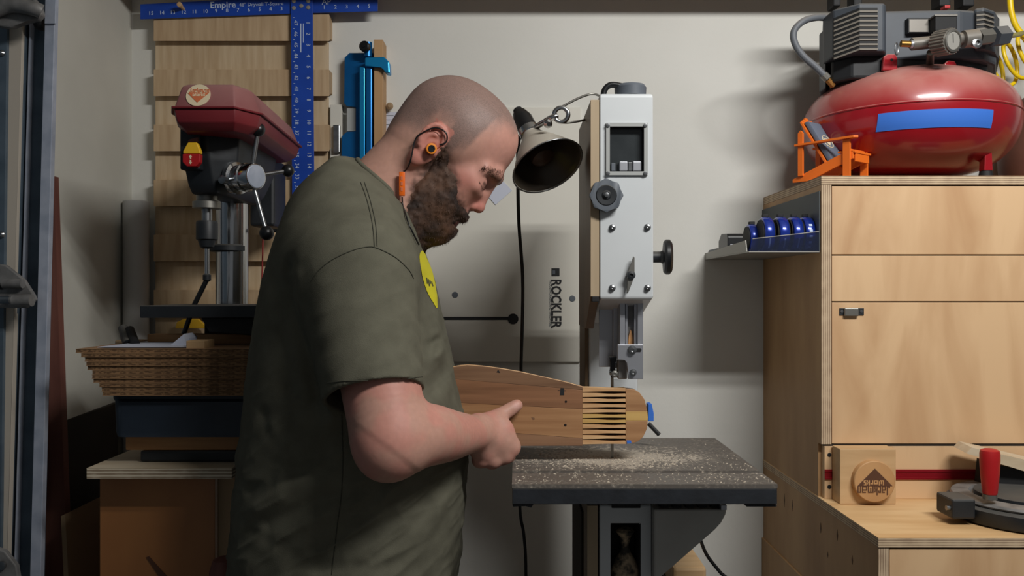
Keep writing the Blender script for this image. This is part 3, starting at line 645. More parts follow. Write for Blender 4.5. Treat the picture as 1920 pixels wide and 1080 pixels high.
n1 = N.new('ShaderNodeTexNoise'); n1.inputs['Scale'].default_value = 170; n1.inputs['Detail'].default_value = 4; L.new(tc.outputs['Object'], n1.inputs['Vector'])
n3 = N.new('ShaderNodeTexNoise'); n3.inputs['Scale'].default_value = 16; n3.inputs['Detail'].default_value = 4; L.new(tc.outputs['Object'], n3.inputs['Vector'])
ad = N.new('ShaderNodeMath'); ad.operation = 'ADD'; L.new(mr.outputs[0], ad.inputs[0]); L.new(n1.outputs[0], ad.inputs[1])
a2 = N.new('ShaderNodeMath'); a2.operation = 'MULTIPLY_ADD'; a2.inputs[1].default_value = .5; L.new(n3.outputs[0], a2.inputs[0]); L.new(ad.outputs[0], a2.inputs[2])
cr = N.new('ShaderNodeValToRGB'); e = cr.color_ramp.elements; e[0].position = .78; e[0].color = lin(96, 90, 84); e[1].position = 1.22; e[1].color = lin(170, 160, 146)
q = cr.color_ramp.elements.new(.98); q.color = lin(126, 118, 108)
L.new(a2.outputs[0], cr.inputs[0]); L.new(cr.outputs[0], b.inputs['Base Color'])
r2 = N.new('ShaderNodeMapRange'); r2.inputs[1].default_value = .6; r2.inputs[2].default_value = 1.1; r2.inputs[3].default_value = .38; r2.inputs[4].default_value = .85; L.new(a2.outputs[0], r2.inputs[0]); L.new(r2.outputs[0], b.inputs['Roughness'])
MATS['iron_top'] = m
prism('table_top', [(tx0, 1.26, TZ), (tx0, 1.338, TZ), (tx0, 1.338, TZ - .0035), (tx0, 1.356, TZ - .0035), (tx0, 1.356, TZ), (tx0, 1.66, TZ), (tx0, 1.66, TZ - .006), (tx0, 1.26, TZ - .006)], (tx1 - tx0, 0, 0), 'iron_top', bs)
box('table_body', tx0 + .0004, tx1 - .0004, 1.2604, 1.6596, Z_(946, 1.26), TZ - .0062, 'iron_edge', bs, .0012)
prismpx('table_rib', [(960.6, 946), (1000, 946), (996, 952), (986, 949), (962, 950)], 1.264, 1.64, 'iron_edge', bs)
prismpx('table_rib', [(1395, 946), (1457, 946), (1456, 950), (1400, 950)], 1.264, 1.64, 'iron_edge', bs)
# lower housing, trunnion, gusset
DL = 1.42
hollow_face('lower_housing', X_(1124, DL), X_(1222, DL), .60, Z_(946, DL) - .001, X_(1146, DL), X_(1200, DL), Z_(1120, DL), Z_(983, DL), DL, 1.86, DL + .07, 'saw_paint', 'saw_cavity', bs)
boxpx('trunnion_cap', 1147, 1201, 945, 953, DL - .004, DL - .0006, 'matte_black', bs, .001)
lathe('dust_cone', P(1172, 1062, DL + .035), (0, 0, 1), [(.026, -.06), (.026, 0), (.022, .006), (.010, .024), (.006, .036), (.010, .052), (.017, .062), (.012, .066), (0, .066)], 'saw_dusty' if 'saw_dusty' in MATS else mat('saw_dusty', (70, 66, 60), .85, rgb2=(196, 172, 140), scale=70, lo=.40, hi=.60), bs, 20)
boxpx('lower_door_edge', 1101, 1121, 948, 1250, DL, DL + .0022, 'saw_door', bs, .0006)
box('lower_door', X_(1101, DL), X_(1121, DL), DL + .0024, 1.80, .60, Z_(947, DL) - .001, 'saw_door_face', bs, .0006)
boxpx('recess_shade', 1090, 1100, 960, 1250, 1.50, 1.74, 'dark_panel', bs, .001)  # dark solid strip painted in for the shade of the recess
prismpx('gusset', [(1226, 955), (1362, 955), (1362, 963), (1352, 982), (1340, 993), (1238, 1082), (1226, 1090)], 1.40, 1.52, 'saw_grey', bs, .003)
boxpx('gusset_edge', 1222.6, 1225.6, 950, 1250, 1.424, 1.5, 'ink_black', bs, 0)
for k in range(5): boxpx('trunnion_tooth', 1238 + 24 * k, 1254 + 24 * k, 946.5, 955, 1.41, 1.50, 'matte_black', bs, .001)
boxpx('trunnion_flange', 1352, 1363, 947, 957, 1.395, 1.5, 'alu', bs, .001)
box('stand_body', X_(1110, DL), X_(1240, DL), 1.40, 1.88, 0, .598, 'saw_grey', bs, .004)
tube('fence_pin', [P(1216, 794, 1.56), P(1236, 815, 1.56)], .0042, 'cast_black', bs, 10)
# sawdust
bm = bmesh.new()
for k in range(1300):
    if k < 750: x = random.gauss(X_(1150, 1.45), .07); yq = random.gauss(1.445, .035)
    else: x = random.uniform(tx0 + .004, tx1 - .004); yq = 1.265 + abs(random.gauss(0, .13))
    if not (tx0 + .004 < x < tx1 - .004 and 1.264 < yq < 1.654) or 1.336 < yq < 1.358: continue
    s = random.uniform(.0004, .0014); t = random.uniform(0, 3.14); c_, s_ = math.cos(t) * s, math.sin(t) * s; l2 = random.uniform(1, 2.6); h = TZ + .0001
    v = [bm.verts.new(p) for p in ((x - c_ * l2, yq - s_ * l2, h), (x + s_, yq - c_, h), (x + c_ * l2, yq + s_ * l2, h), (x - s_, yq + c_, h), (x, yq, h + s))]
    for i in range(4): bm.faces.new((v[i], v[(i + 1) % 4], v[4]))
mat('sawdust', (188, 176, 158), .9)
o = mk('sawdust', bm, 'sawdust'); o['kind'] = 'stuff'; tag(o, 'pale sawdust scattered over the bandsaw table around the blade', 'sawdust')

o = tube('power_cable', [P(1312, 1008, 1.7), P(1325, 1040, 1.7), P(1352, 1075, 1.7), P(1390, 1120, 1.7), P(1420, 1300, 1.75)], .0035, 'black_plastic', None, 8, sub=4); tag(o, 'black cable slanting down between the bandsaw gusset and cabinet', 'cable')
o = boxpx('low_offcut', 1262, 1325, 1064, 1110, 1.60, 1.75, 'block_wood', None, .006); tag(o, 'pale wood offcut low behind the bandsaw gusset', 'wood block')
o = box('low_shelf_box', X_(1250, 1.6), X_(1340, 1.6), 1.58, 1.80, 0, Z_(1110, 1.60) - .0005, 'dark_panel', None); tag(o, 'dark box below the pale offcut beside the bandsaw stand', 'box')

# ------------------------------------------------------------------ clamp lamp
cl_ = root('clamp_lamp', P(1020, 330, 1.50), 'aluminium clamp lamp with bell reflector clipped to the bandsaw top', 'lamp')
A = Vector((.36, -.50, -.785)).normalized(); rc = P(1027, 312, 1.50); nk = rc - A * .090
pr = [(.016, 0), (.018, .010), (.026, .024), (.041, .046), (.054, .067), (.062, .082), (.0655, .090), (.0675, .0905)]
pin = [(.0655, .0895), (.0635, .088), (.060, .080), (.052, .066), (.039, .046), (.024, .025), (.015, .012), (0, .012)]
lathe('reflector', nk, A, pr + [(.0675, .0915), (.066, .0915)], 'lamp_alu', cl_, 48, caps=False)
lathe('reflector_lining', nk, A, [(.0658, .0913)] + pin, 'lamp_inside', cl_, 48, caps=False)
bm = bmesh.new(); ra_, rb_, _ = frame_of(A); bm_tube(bm, [nk + A * .0905 + (ra_ * math.cos(t) + rb_ * math.sin(t)) * .0668 for t in np.linspace(0, 2 * math.pi, 48, endpoint=False)], .0013, 8, True); mk('rolled_rim', bm, 'steel', cl_, True)
lathe('light_bulb', nk + A * .013, A, [(.011, 0), (.012, .01), (.020, .028), (.024, .044), (.021, .057), (.010, .064), (0, .065)], 'bulb', cl_, 24)
lathe('neck_ring', nk - A * .006, A, [(.0175, 0), (.0195, .001), (.0195, .013), (.0175, .015)], 'chrome', cl_, 28)
lathe('socket', nk - A * .052, A, [(.008, 0), (.013, .002), (.0155, .010), (.0185, .020), (.0185, .048)], 'black_plastic', cl_, 28)
lathe('socket_switch', nk - A * .060, A, [(.0, 0), (.009, .001), (.010, .009)], 'matte_black', cl_, 16)
cp = P(1052, 216, 1.49)
bj = nk + Vector((.02, -.01, .012))
tube('swivel', [nk + Vector((.012, -.012, .006)), P(1032, 222, 1.49), P(1044, 218, 1.49)], .0055, 'chrome', cl_, 12, sub=3)
lathe('wing_nut', P(1026, 231, 1.475), (.3, -1, -.4), [(.004, 0), (.008, .002), (.008, .006), (.004, .010), (0, .010)], 'chrome', cl_, 12)
ring = [cp + Vector((.0125 * math.cos(t), -.004, .0125 * math.sin(t))) for t in np.linspace(0, 2 * math.pi, 28, endpoint=False)]
bm = bmesh.new(); bm_tube(bm, ring, .0022, 8, True, flat=1.8); mk('spring_coil', bm, 'chrome', cl_, 50)
tube('clamp_arm', [P(1044, 205, 1.49), P(1056, 199, 1.49), P(1085, 184, 1.49), P(1110, 176, 1.49), P(1124, 180, 1.50)], .0021, 'dull_steel', cl_, 8, sub=4)
tube('clamp_arm', [P(1042, 224, 1.49), P(1056, 230, 1.49), P(1080, 228, 1.50), P(1100, 224, 1.52)], .0021, 'dull_steel', cl_, 8, sub=4)

# ------------------------------------------------------------------ the board being cut
DWK, DWB = 1.425, 1.447
mat('lam_a', (138, 104, 76), .6, rgb2=(112, 80, 56), scale=9, stretch=(.5, 3, 9), detail=5)
mat('lam_b', (150, 106, 74), .6, rgb2=(122, 84, 56), scale=9, stretch=(.5, 3, 9), detail=5)
mat('lam_c', (182, 138, 96), .6, rgb2=(156, 112, 74), scale=9, stretch=(.5, 3, 9), detail=5)
mat('lam_d', (152, 114, 84), .6, rgb2=(130, 94, 68), scale=9, stretch=(.5, 3, 9), detail=5)
mat('lam_y', (210, 172, 104), .55, rgb2=(190, 148, 84), scale=9, stretch=(.5, 3, 9))
mat('fin_pale', (220, 180, 132), .6, rgb2=(196, 150, 104), scale=14, stretch=(1, 3, 6), rand=1)
mat('hole_shade', (26, 18, 14), .9)  # near-black for the slot filler's painted shade, also used for screw holes
wk = root('laminated_board', P(1000, 836, 1.436), 'long laminated wooden board with comb slots held up to the bandsaw blade', 'board')
A_ = [(848, 689), (876, 685), (920, 689), (970, 697), (1020, 708), (1060, 717), (1092, 726)]
prismpx('lamination', A_ + [(1092, 731), (870, 712), (851, 710)], DWK, DWB, 'lam_a', wk, .0006)
prismpx('lamination', [(851, 710.3), (870, 712.3), (1092, 731.3), (1092, 767), (877, 756), (858, 754)], DWK, DWB, 'lam_b', wk, .0006)
prismpx('lamination', [(858, 754.4), (877, 756.4), (1092, 767.4), (1092, 822), (955, 811), (868, 805)], DWK, DWB, 'lam_c', wk, .0006)
prismpx('lamination', [(868, 805.4), (955, 811.4), (1092, 822.4), (1092, 836), (960, 836), (873, 835)], DWK, DWB, 'lam_d', wk, .0006)
tube('top_veneer', [P(x, y_ - .6, 1.436) + Vector((0, -.003, .0)) for x, y_ in A_], .0013, 'fin_pale', wk, 6, sub=3)
for i in range(11):
    y0 = 727.5 + 9.85 * i; y1 = y0 + 8.2
    fm = 'lam_y' if i in (5, 6) else 'fin_pale'
    prismpx('comb_finger', [(1092.4, y0 - .6), (1120, y0), (1140, y0 + 1.4), (1152, y0 + 1.6), (1173, y0 + .6), (1173, y0 + 6.4), (1152, y0 + 6.0), (1138, y0 + 6.0), (1118, y0 + 6.6), (1092.4, y0 + 7.2)], DWK + .0006, DWB, fm, wk)
    if i < 10: prismpx('slot_shade', [(1092.4, y1 - 1.7), (1118, y1 - 2.4), (1138, y1 - 3), (1173, y1 - 2.6), (1173, y1 + 3.2), (1138, y1 + 3.8), (1118, y1 + 2.2), (1092.4, y1 + 1.6)], DWK + .009, DWB - .003, 'hole_shade', wk)  # dark filler for the shade seen through the slots, toned like scorched wood
tip = lambda a, b: [(x, max(a, min(b, y))) for x, y in [(1173.4, a), (1190, a)]]
T_ = [(1173.4, 729), (1190, 731), (1200, 737), (1209, 750), (1214, 768), (1215, 784), (1213, 804), (1206, 819), (1196, 828), (1186, 831), (1173.4, 832)]
prismpx('rounded_tip', [(1173.4, 729), (1190, 731), (1200, 737), (1209, 750), (1213.6, 771), (1173.4, 771)], DWK, DWB, 'lam_c', wk, .0006)
prismpx('rounded_tip', [(1173.4, 771.4), (1213.8, 771.4), (1215, 784), (1214.6, 789), (1173.4, 789)], DWK, DWB, 'lam_y', wk, .0006)
prismpx('rounded_tip', [(1173.4, 789.4), (1214.5, 789.4), (1213, 804), (1206, 819), (1196, 828), (1186, 831), (1173.4, 832)], DWK, DWB, 'lam_c', wk, .0006)
prismpx('painter_tape', [(1215.5, 758), (1222, 757), (1226, 775), (1226, 790), (1215.5, 790)], DWK + .003, DWB + .004, 'tape_blue', wk, .001)
prismpx('painter_tape', [(1175, 826), (1183, 826), (1184, 831), (1176, 832)], DWK - .0006, DWK - .0002, 'tape_blue', wk)
for (a, b, r) in ((1061, 753, 2.2), (1060, 797, 2.4)): lathe('screw_hole', P(a, b, DWK), (0, -1, 0), [(r * DWK / F, 0), (r * DWK / F, .0004), (0, .0004)], 'hole_shade', wk, 12)
prismpx('ink_mark', [(1051, 728), (1058, 728), (1058, 741), (1050, 741)], DWK - .0004, DWK - .0001, 'ink_black', wk)
prismpx('ink_mark', [(1046, 731.5), (1061, 732), (1061, 733), (1046, 732.5)], DWK - .0005, DWK - .0001, 'ink_black', wk)
prismpx('ink_mark', [(931, 698), (934, 693), (938, 699)], DWK - .0004, DWK - .0001, 'ink_black', wk)
prismpx('knot', [(996, 782), (1002, 783), (1003, 786), (999, 787)], DWK - .0003, DWK - .0001, 'lam_a', wk)

# ------------------------------------------------------------------ cabinets on the right
DC = 1.70; cxx = X_(1540, DC); CR = 1.62; ctz = Z_(330, DC); cbz = Z_(833, DC); bz = .980
uc = root('upper_cabinet', ((cxx + CR) / 2, 1.9, bz), 'pale plywood wall cabinet under the air compressor, two drawers above a door', 'cabinet')
box('top_panel', cxx, CR, DC, WALL - .001, Z_(346, DC), ctz, 'ply_z', uc, .0006)
box('top_face', cxx, CR, DC + .0004, WALL - .001, ctz + .0001, ctz + .0008, 'cab_side', uc, .0002)
sx1 = X_(1559, DC)
box('side_panel', cxx, sx1, DC + .001, WALL - .001, cbz, Z_(346.4, DC), 'cab_side', uc, 0)
box('side_panel', cxx + .0004, sx1, DC + .0185, WALL - .001, bz, cbz - .0002, 'cab_side', uc, 0)
box('side_edge', cxx, sx1, DC - .0004, DC + .0009, cbz, Z_(346.4, DC), 'ply_x', uc, .0003)
box('carcass_back', sx1, CR, DC + .03, DC + .04, cbz, Z_(346.6, DC), 'dark_panel', uc, 0)
box('drawer_front', sx1 + .0014, CR, DC + .001, DC + .018, Z_(477, DC), Z_(349, DC), 'cab_front', uc, .0008)
box('drawer_front', sx1 + .0014, CR, DC + .001, DC + .018, Z_(565, DC), Z_(479.4, DC), 'cab_front', uc, .0008)
dr = box('door', sx1 + .0014, CR, DC + .001, DC + .018, Z_(832, DC), Z_(567.4, DC), 'cab_front', uc, .0008)
box('bottom_panel', sx1, CR, DC + .0185, WALL - .001, cbz, cbz + .016, 'cab_side', uc, 0)
ct = boxpx('catch_plate', 1574, 1620, 578, 591, DC - .001, DC + .0008, 'cast_black', dr, .0004)
boxpx('catch_roller', 1584, 1611, 577, 593, DC - .008, DC - .0012, 'dull_steel', dr, .002)
for a in (1579, 1615): lathe('catch_screw', P(a, 584, DC - .0011), (0, -1, 0), [(.0035, 0), (.003, .001), (0, .0012)], 'steel', dr, 10)
box('track_rail', X_(1546, DC), CR, DC, DC + .018, bz, Z_(837, DC), 'cab_front', uc, .0008)
prism('rail_top_gap', [(X_(1546, DC), DC + .003, Z_(836.6, DC)), (CR, DC + .003, Z_(836.6, DC)), (CR, DC + .003, cbz), (X_(1546, DC), DC + .003, cbz)], (0, .02, 0), 'dark_panel', uc)
za_, zb_ = Z_(899, DC), Z_(880, DC)
box('t_track', X_(1546, DC), CR, DC - .0015, DC - .0002, za_, zb_, 'sticker_red', uc, 0)
box('t_track_lip', X_(1546, DC), CR, DC - .003, DC - .0016, zb_ - .0055, zb_, 'sticker_red', uc, .0006)
box('t_track_lip', X_(1546, DC), CR, DC - .003, DC - .0016, za_, za_ + .0055, 'sticker_red', uc, .0006)
for b_ in (853, 913): lathe('rail_screw', P(1555, b_, DC), (0, -1, 0), [(.0042, 0), (.0042, .0006), (0, .0006)], 'cast_black', uc, 14)

DBn = 1.43
wt = root('worktop', ((cxx + CR) / 2, 1.75, .96), 'pale plywood worktop with banded edge below the upper cabinet', 'worktop')
box('top_sheet', cxx - .001, CR, DBn, WALL - .001, bz - .0170, bz - .001, 'ply_z', wt, .0006)
box('top_face', cxx - .001, CR, DBn + .0003, WALL - .001, bz - .0009, bz, 'bench', wt, .0002)
lcb = root('lower_cabinet', ((cxx + CR) / 2, 1.8, 0), 'plywood base cabinet carrying the worktop at the lower right', 'cabinet')
sy = X_(1668, DBn)
box('side_panel', cxx, sy, DBn + .004, WALL - .001, .785, bz - .0172, 'cab_side', lcb, 0)
box('lower_side_panel', cxx - .004, sy, DBn + .004, WALL - .001, 0, .7846, 'cab_side', lcb, .0008)
box('side_edge', cxx, sy, DBn + .002, DBn + .0039, .0, bz - .0172, 'ply_x', lcb, .0003)
box('door', sy + .0014, CR, DBn + .003, DBn + .02, .10, Z_(1030, DBn), 'cab_front', lcb, .0008)
box('carcass_back', sy, CR, DBn + .03, DBn + .04, 0, bz - .0175, 'dark_panel', lcb, 0)
mat('stain', (92, 66, 44), .7)
for (a, b_, hgt, D) in ((1470, 938, 26, 1.93), (1485, 948, 22, 1.93), (1538, 990, 20, 1.70), (1569, 1003, 22, 1.62), (1551, 1040, 12, 1.66), (1597, 1050, 18, 1.56)):
    D = .6178 * F / (a - CX); w_ = .003; zc = Z_(b_, D); hh = hgt / 2 * D / F
    prism('knot_streak', [(cxx - .0005, D - w_, zc), (cxx - .0005, D, zc + hh), (cxx - .0005, D + w_, zc), (cxx - .0005, D, zc - hh)], (.0004, 0, 0), 'stain', lcb)

# wooden block with round medallion
DK = 1.655
bk = root('wooden_block', (X_(1620, DK), DK + .02, bz), 'square wooden block with a round burned medallion on the worktop', 'block')
box('block', X_(1575, DK), X_(1680, DK), DK, DC - .004, bz + .0003, Z_(842, DK), 'block_wood', bk, .0012)
mc = P(1634, 900, DK)
lathe('medallion', mc, (0, -1, 0), [(.0405, 0), (.0405, .014), (.039, .0155), (0, .0155)], 'medal', bk, 48)
logo(mc + Vector((0, -.0156, -.001)), (-1, 0, 0), (0, 0, -1), .034, 'burn', 'medal', bk, .0006)

# saw turntable, red handle, boards at the right edge
ms = root('saw_turntable_base', P(1925, 980, 1.53), 'black and grey round saw base with upright red grip on the worktop', 'saw base')
tcx = X_(1928, 1.56)
lathe('base_ring', (tcx, 1.56, bz + .002), (0, 0, 1), [(.10, 0), (.135, .001), (.138, .006), (.138, .026), (.13, .030), (.10, .031)], 'cast_black', ms, 56)
lathe('turntable', (tcx, 1.56, bz + .0335), (0, 0, 1), [(.05, 0), (.128, 0), (.130, .003), (.128, .007), (.098, .009), (.094, .004), (.05, .004)], 'cast', ms, 56)
lathe('turntable_hub', (tcx, 1.56, bz + .034), (0, 0, 1), [(.09, 0), (.09, .012), (.082, .014), (.03, .014), (0, .014)], 'cast_black', ms, 48)
boxpx('clamp_foot', 1786, 1830, 936, 974, 1.50, 1.56, 'cast_black', ms, .004)
cyl('clamp_pin', P(1774, 952, 1.51), P(1790, 953, 1.51), .0045, 'steel', ms)
hp = P(1856, 926, 1.50); lathe('red_grip', hp, (0, 0, 1), [(.0115, 0), (.0125, .003), (.0155, .035), (.0168, .060), (.0168, .072), (.0155, .078), (.010, .0805), (0, .081)], 'red_plastic', ms, 32)
lathe('ferrule', hp - Vector((0, 0, .010)), (0, 0, 1), [(.009, 0), (.012, .001), (.012, .0095)], 'dull_steel', ms, 24)
lb = prism('leaning_offcut', [P(1812, 850, 1.60), P(1822, 839, 1.60), P(1990, 878, 1.60), P(1990, 905, 1.60)], (.012, .07, .0), 'pale_ply'); tag(lb, 'pale plywood offcut tilted behind the red grip', 'offcut')
lb = prism('dark_fence', [P(1858, 868, 1.63), P(1990, 903, 1.60), P(1990, 932, 1.60), P(1852, 926, 1.63)], (0, .05, 0), 'matte_black'); tag(lb, 'black metal fence under the tilted offcut on saw base', 'fence')

# steel tray with blue cases
TZ0 = Z_(473, DC); trx = .473
tr = root('steel_tray', ((trx + cxx) / 2, 1.9, TZ0), 'grey folded steel tray screwed to the cabinet side', 'tray')
box('floor_plate', trx, cxx - .0006, DC + .005, WALL, TZ0, TZ0 + .0022, 'tray_steel', tr, .0004)
prism('side_lip', [(trx, DC + .02, TZ0 + .0024), (trx, WALL, TZ0 + .0024), (trx, WALL, TZ0 + .016), (trx, DC + .03, TZ0 + .026)], (.0015, 0, 0), 'tray_steel', tr)
prism('front_lip', [(trx + .004, DC + .005, TZ0 + .0024), (cxx - .001, DC + .005, TZ0 + .0024), (cxx - .001, DC + .005, TZ0 + .042), (trx + .008, DC + .005, TZ0 + .027)], (0, .0015, 0), 'acrylic', tr)
tube('front_rim', [(trx + .008, DC + .0055, TZ0 + .0275), (cxx - .001, DC + .0055, TZ0 + .0425)], .001, 'tray_steel', tr, 6)
box('back_plate', cxx - .003, cxx - .0006, DC + .004, WALL, TZ0 + .0024, Z_(352, DC) - .006, 'plate_grey', tr, .0004)
for i, (pxc, D) in enumerate(((1417, 1.80), (1443, 1.76), (1471, 1.755), (1497, 1.755), (1519, 1.755))):
    r = .037 if i else .031; c = Vector((X_(pxc, D - .03), D, TZ0 + .0026 + r)); hw = .0105
    lab = ['small silver and blue round case at the wall end of the tray row', 'widest shiny blue round case, second from the wall in the tray', 'middle shiny blue round case of the row in the steel tray', 'shiny blue round case second from the cabinet side in tray', 'dark blue round case with white lettering nearest the cabinet side'][i]
    cn = root('blue_case', c - Vector((0, 0, r)), lab, 'case', 'round blue cases in the steel tray')
    lathe('shell', c - Vector((hw, 0, 0)), (1, 0, 0), [(r * .82, 0), (r * .95, .001), (r, .004), (r, 2 * hw - .004), (r * .95, 2 * hw - .001), (r * .82, 2 * hw)], 'can_blue', cn, 40)
    lathe('side_cap', c - Vector((hw + .002, 0, 0)), (1, 0, 0), [(0, 0), (r * .84, 0), (r * .86, .0019)], 'matte_black', cn, 28)
    lathe('side_cap', c + Vector((hw + .002, 0, 0)), (-1, 0, 0), [(0, 0), (r * .84, 0), (r * .86, .0019)], 'matte_black', cn, 28)
    boxx = box('clip', c.x - .006, c.x + .006, c.y - .004, c.y + .006, c.z + r - .0005, c.z + r + .006, 'matte_black', cn, .001)
    if i in (1, 2, 3, 4):
        bm = bmesh.new(); t0, t1 = ((-.9, -.25) if i != 4 else (-.9, .75)); nst = 10; wid = .0016 if i != 4 else .0032
        for k in range(nst):
            if i == 4 and k % 2: continue
            a0 = math.pi + t0 + (t1 - t0) * k / nst; a1 = math.pi + t0 + (t1 - t0) * (k + .8) / nst; rr = r + .0003
            pts = [Vector((c.x + sx_, c.y + rr * math.cos(a), c.z - rr * math.sin(a))) for sx_, a in ((-wid, a0), (wid, a0), (wid, a1), (-wid, a1))]
            bm.faces.new([bm.verts.new(p) for p in pts])
        mk('white_print', bm, 'white_ink', cn)
pk = root('charger_pack', (X_(1383, 1.92), 1.92, TZ0 + .0026), 'black battery charger pack at the wall end of the steel tray', 'charger')
bx0 = trx + .006
prism('body', [(bx0, 1.90, TZ0 + .0027), (bx0, 1.90, TZ0 + .045), (bx0, 1.905, TZ0 + .052), (bx0, 1.96, TZ0 + .055), (bx0, 1.985, TZ0 + .04), (bx0, 1.985, TZ0 + .0027)], (.04, 0, 0), 'black_plastic', pk, .002)
for k in range(3): box('contact', bx0 + .006 + .012 * k, bx0 + .012 + .012 * k, 1.8985, 1.8998, TZ0 + .012, TZ0 + .028, 'alu', pk, .0004)
o = box('grey_pouch', trx + .0025, trx + .03, 2.0, 2.08, TZ0 + .0026, TZ0 + .024, 'knob_grey', None, .005); tag(o, 'small grey pouch in the far corner of the steel tray', 'pouch')

# ------------------------------------------------------------------ air compressor
ac = root('air_compressor', (.874, 1.87, ctz + .001), 'red pancake air compressor with grey motor shroud on top of cabinet', 'compressor')
TC = Vector((.874, 1.87, 1.774)); TR, TH = .2225, .114
prof = [(0, -.127)]
for k in range(1, 24):
    t = -math.pi / 2 + math.pi * k / 24
    prof.append((TR * abs(math.cos(t)) ** (.82 if t > 0 else .66), (TH if t > 0 else .127) * math.copysign(abs(math.sin(t)) ** .92, t)))
prof.append((0, TH))
def tank_r(z):
    zs = [p[1] for p in prof]; rs = [p[0] for p in prof]; return float(np.interp(z, zs, rs))
tank = lathe('tank', TC, (0, 0, 1), prof, 'tank_red', ac, 72, True)
bm = bmesh.new(); bm_tube(bm, [TC + Vector(((TR - .0005) * math.cos(t), (TR - .0005) * math.sin(t), .004)) for t in np.linspace(0, 2 * math.pi, 72, endpoint=False)], .0026, 8, True); mk('weld_seam', bm, 'tank_red', tank, True)
bm = bmesh.new(); gx, gz = 16, 5; gr = []
for j in range(gz + 1):
    z = Z_(238, 1.655) + (Z_(205, 1.655) - Z_(238, 1.655)) * j / gz; rr = tank_r(z - TC.z) + .0012; row = []
    for i in range(gx + 1):
        dx = -.141 + .212 * i / gx; row.append(bm.verts.new((TC.x + dx, TC.y - math.sqrt(rr * rr - dx * dx), z)))
    gr.append(row)
for j in range(gz):
    for i in range(gx): bm.faces.new((gr[j][i], gr[j][i + 1], gr[j + 1][i + 1], gr[j + 1][i]))
mk('painter_tape', bm, 'tape_blue', tank, True)
for sx_, sy_ in ((.096, -.150), (-.175, .0), (.075, .165)):
    c = Vector((TC.x + sx_, TC.y + sy_, 0))
    prism('leg', [(c.x - .009, c.y, ctz + .014), (c.x + .009, c.y, ctz + .014), (c.x + .007, c.y, 1.69), (c.x - .007, c.y, 1.69)], (0, .022, 0), 'tank_red', ac, .002)
    lathe('rubber_foot', (c.x, c.y + .011, ctz + .0012), (0, 0, 1), [(.013, 0), (.014, .002), (.012, .0125), (0, .0125)], 'matte_black', ac, 16)
# motor shroud
def plan(name, pp, q0, q1, m, bev=.004, Dz=1.74, par=ac):
    pts = [(X_(px_, D), D, Z_(q1, Dz)) for px_, D in pp]
    return prism(name, pts, (0, 0, Z_(q0, Dz) - Z_(q1, Dz)), m, par, bev)
plan('motor_shroud', [(1650, 1.76), (1800, 1.75), (1846, 1.76), (1868, 1.80), (1868, 2.02), (1640, 2.02)], 14, 108, 'shroud', .006)
ls = plan('louver_cover', [(1661, 1.735), (1658, 1.725), (1612, 1.725), (1562, 1.765), (1543, 1.82), (1541, 2.02), (1661, 2.02)], 10, 100, 'shroud', .004)
plan('motor_base', [(1558, 1.80), (1600, 1.76), (1800, 1.76), (1852, 1.80), (1840, 2.0), (1560, 2.0)], 98, 142, 'shroud_dark', .006)
plan('side_cowl', [(1536, 1.86), (1548, 1.815), (1556, 2.0), (1540, 2.0)], 30, 148, 'shroud', .003)
rp = plan('right_pod', [(1826, 1.752), (1846, 1.742), (1866, 1.765), (1874, 1.82), (1868, 1.95), (1826, 1.95)], 12, 92, 'shroud', .005)
for (pp, n_, ya, yb, par) in (([(1563.5, 1.7605), (1612, 1.722), (1646, 1.722)], 9, 24, 94, ls), ([(1831, 1.744), (1846, 1.7385), (1864, 1.7595)], 5, 25, 60, rp)):
    for k in range(n_):
        yy = ya + (yb - ya) * k / (n_ - 1); h_ = (yb - ya) / (n_ - 1)
        slope = 0
        for (c0, c1, mm, dd, nm) in ((0, .62, 'matte_black', .0012, 'vent_slot'), (.62, 1.0, 'slat_dusty', -.0006, 'vent_slat')):
            bm = bmesh.new()
            for (a_, b_) in zip(pp, pp[1:]):
                drop = 8 if (par is ls and a_ is pp[0]) else 0
                lo_, hi_ = Z_(yy + h_ * c1 - h_ / 2, 1.74), Z_(yy + h_ * c0 - h_ / 2, 1.74); dz = drop * 1.74 / F
                pts = [Vector((X_(a_[0], a_[1]), a_[1] + dd, lo_ - dz)), Vector((X_(b_[0], b_[1]), b_[1] + dd, lo_)), Vector((X_(b_[0], b_[1]), b_[1] + dd, hi_)), Vector((X_(a_[0], a_[1]), a_[1] + dd, hi_ - dz))]
                bm_prism(bm, pts, (0, .003, 0))
            mk(nm, bm, mm, par)
for (a, b) in ((1563, 1577), (1601, 1617), (1762, 1783), (1806, 1828)): boxpx('carry_handle_post', a, b, -30, 11, 1.80, 1.84, 'matte_black', ac, .003)
boxpx('carry_handle_bar', 1555, 1835, -52, -31, 1.795, 1.845, 'matte_black', ac, .006)
boxpx('name_plate', 1703, 1743, 33, 62, 1.742, 1.7585, 'shroud_dark', ac, .001); boxpx('name_plate_face', 1705, 1741, 36, 60, 1.7405, 1.7418, 'gauge', ac, .0005)
boxpx('pressure_switch', 1754, 1795, 30, 58, 1.715, 1.748, 'matte_black', ac, .002); boxpx('pressure_switch_lid', 1753, 1796, 27, 30, 1.713, 1.748, 'gauge', ac, .0005)
boxpx('red_switch', 1772, 1782, 9, 15, 1.76, 1.78, 'red_plastic', ac, .001)
kc = P(1758, 82, 1.675); kd = Vector((.42, -1, -.12)).normalized(); ka, kb, _ = frame_of(kd)
bm = bmesh.new(); pts = []
for k in range(96):
    t = 2 * math.pi * k / 96; r = .0245 + .0010 * (1 if (k // 2) % 2 else -1); pts.append(kc + (ka * math.cos(t) + kb * math.sin(t)) * r)
bm_prism(bm, pts, kd * .034); mk('regulator_knob', bm, 'gauge', ac)
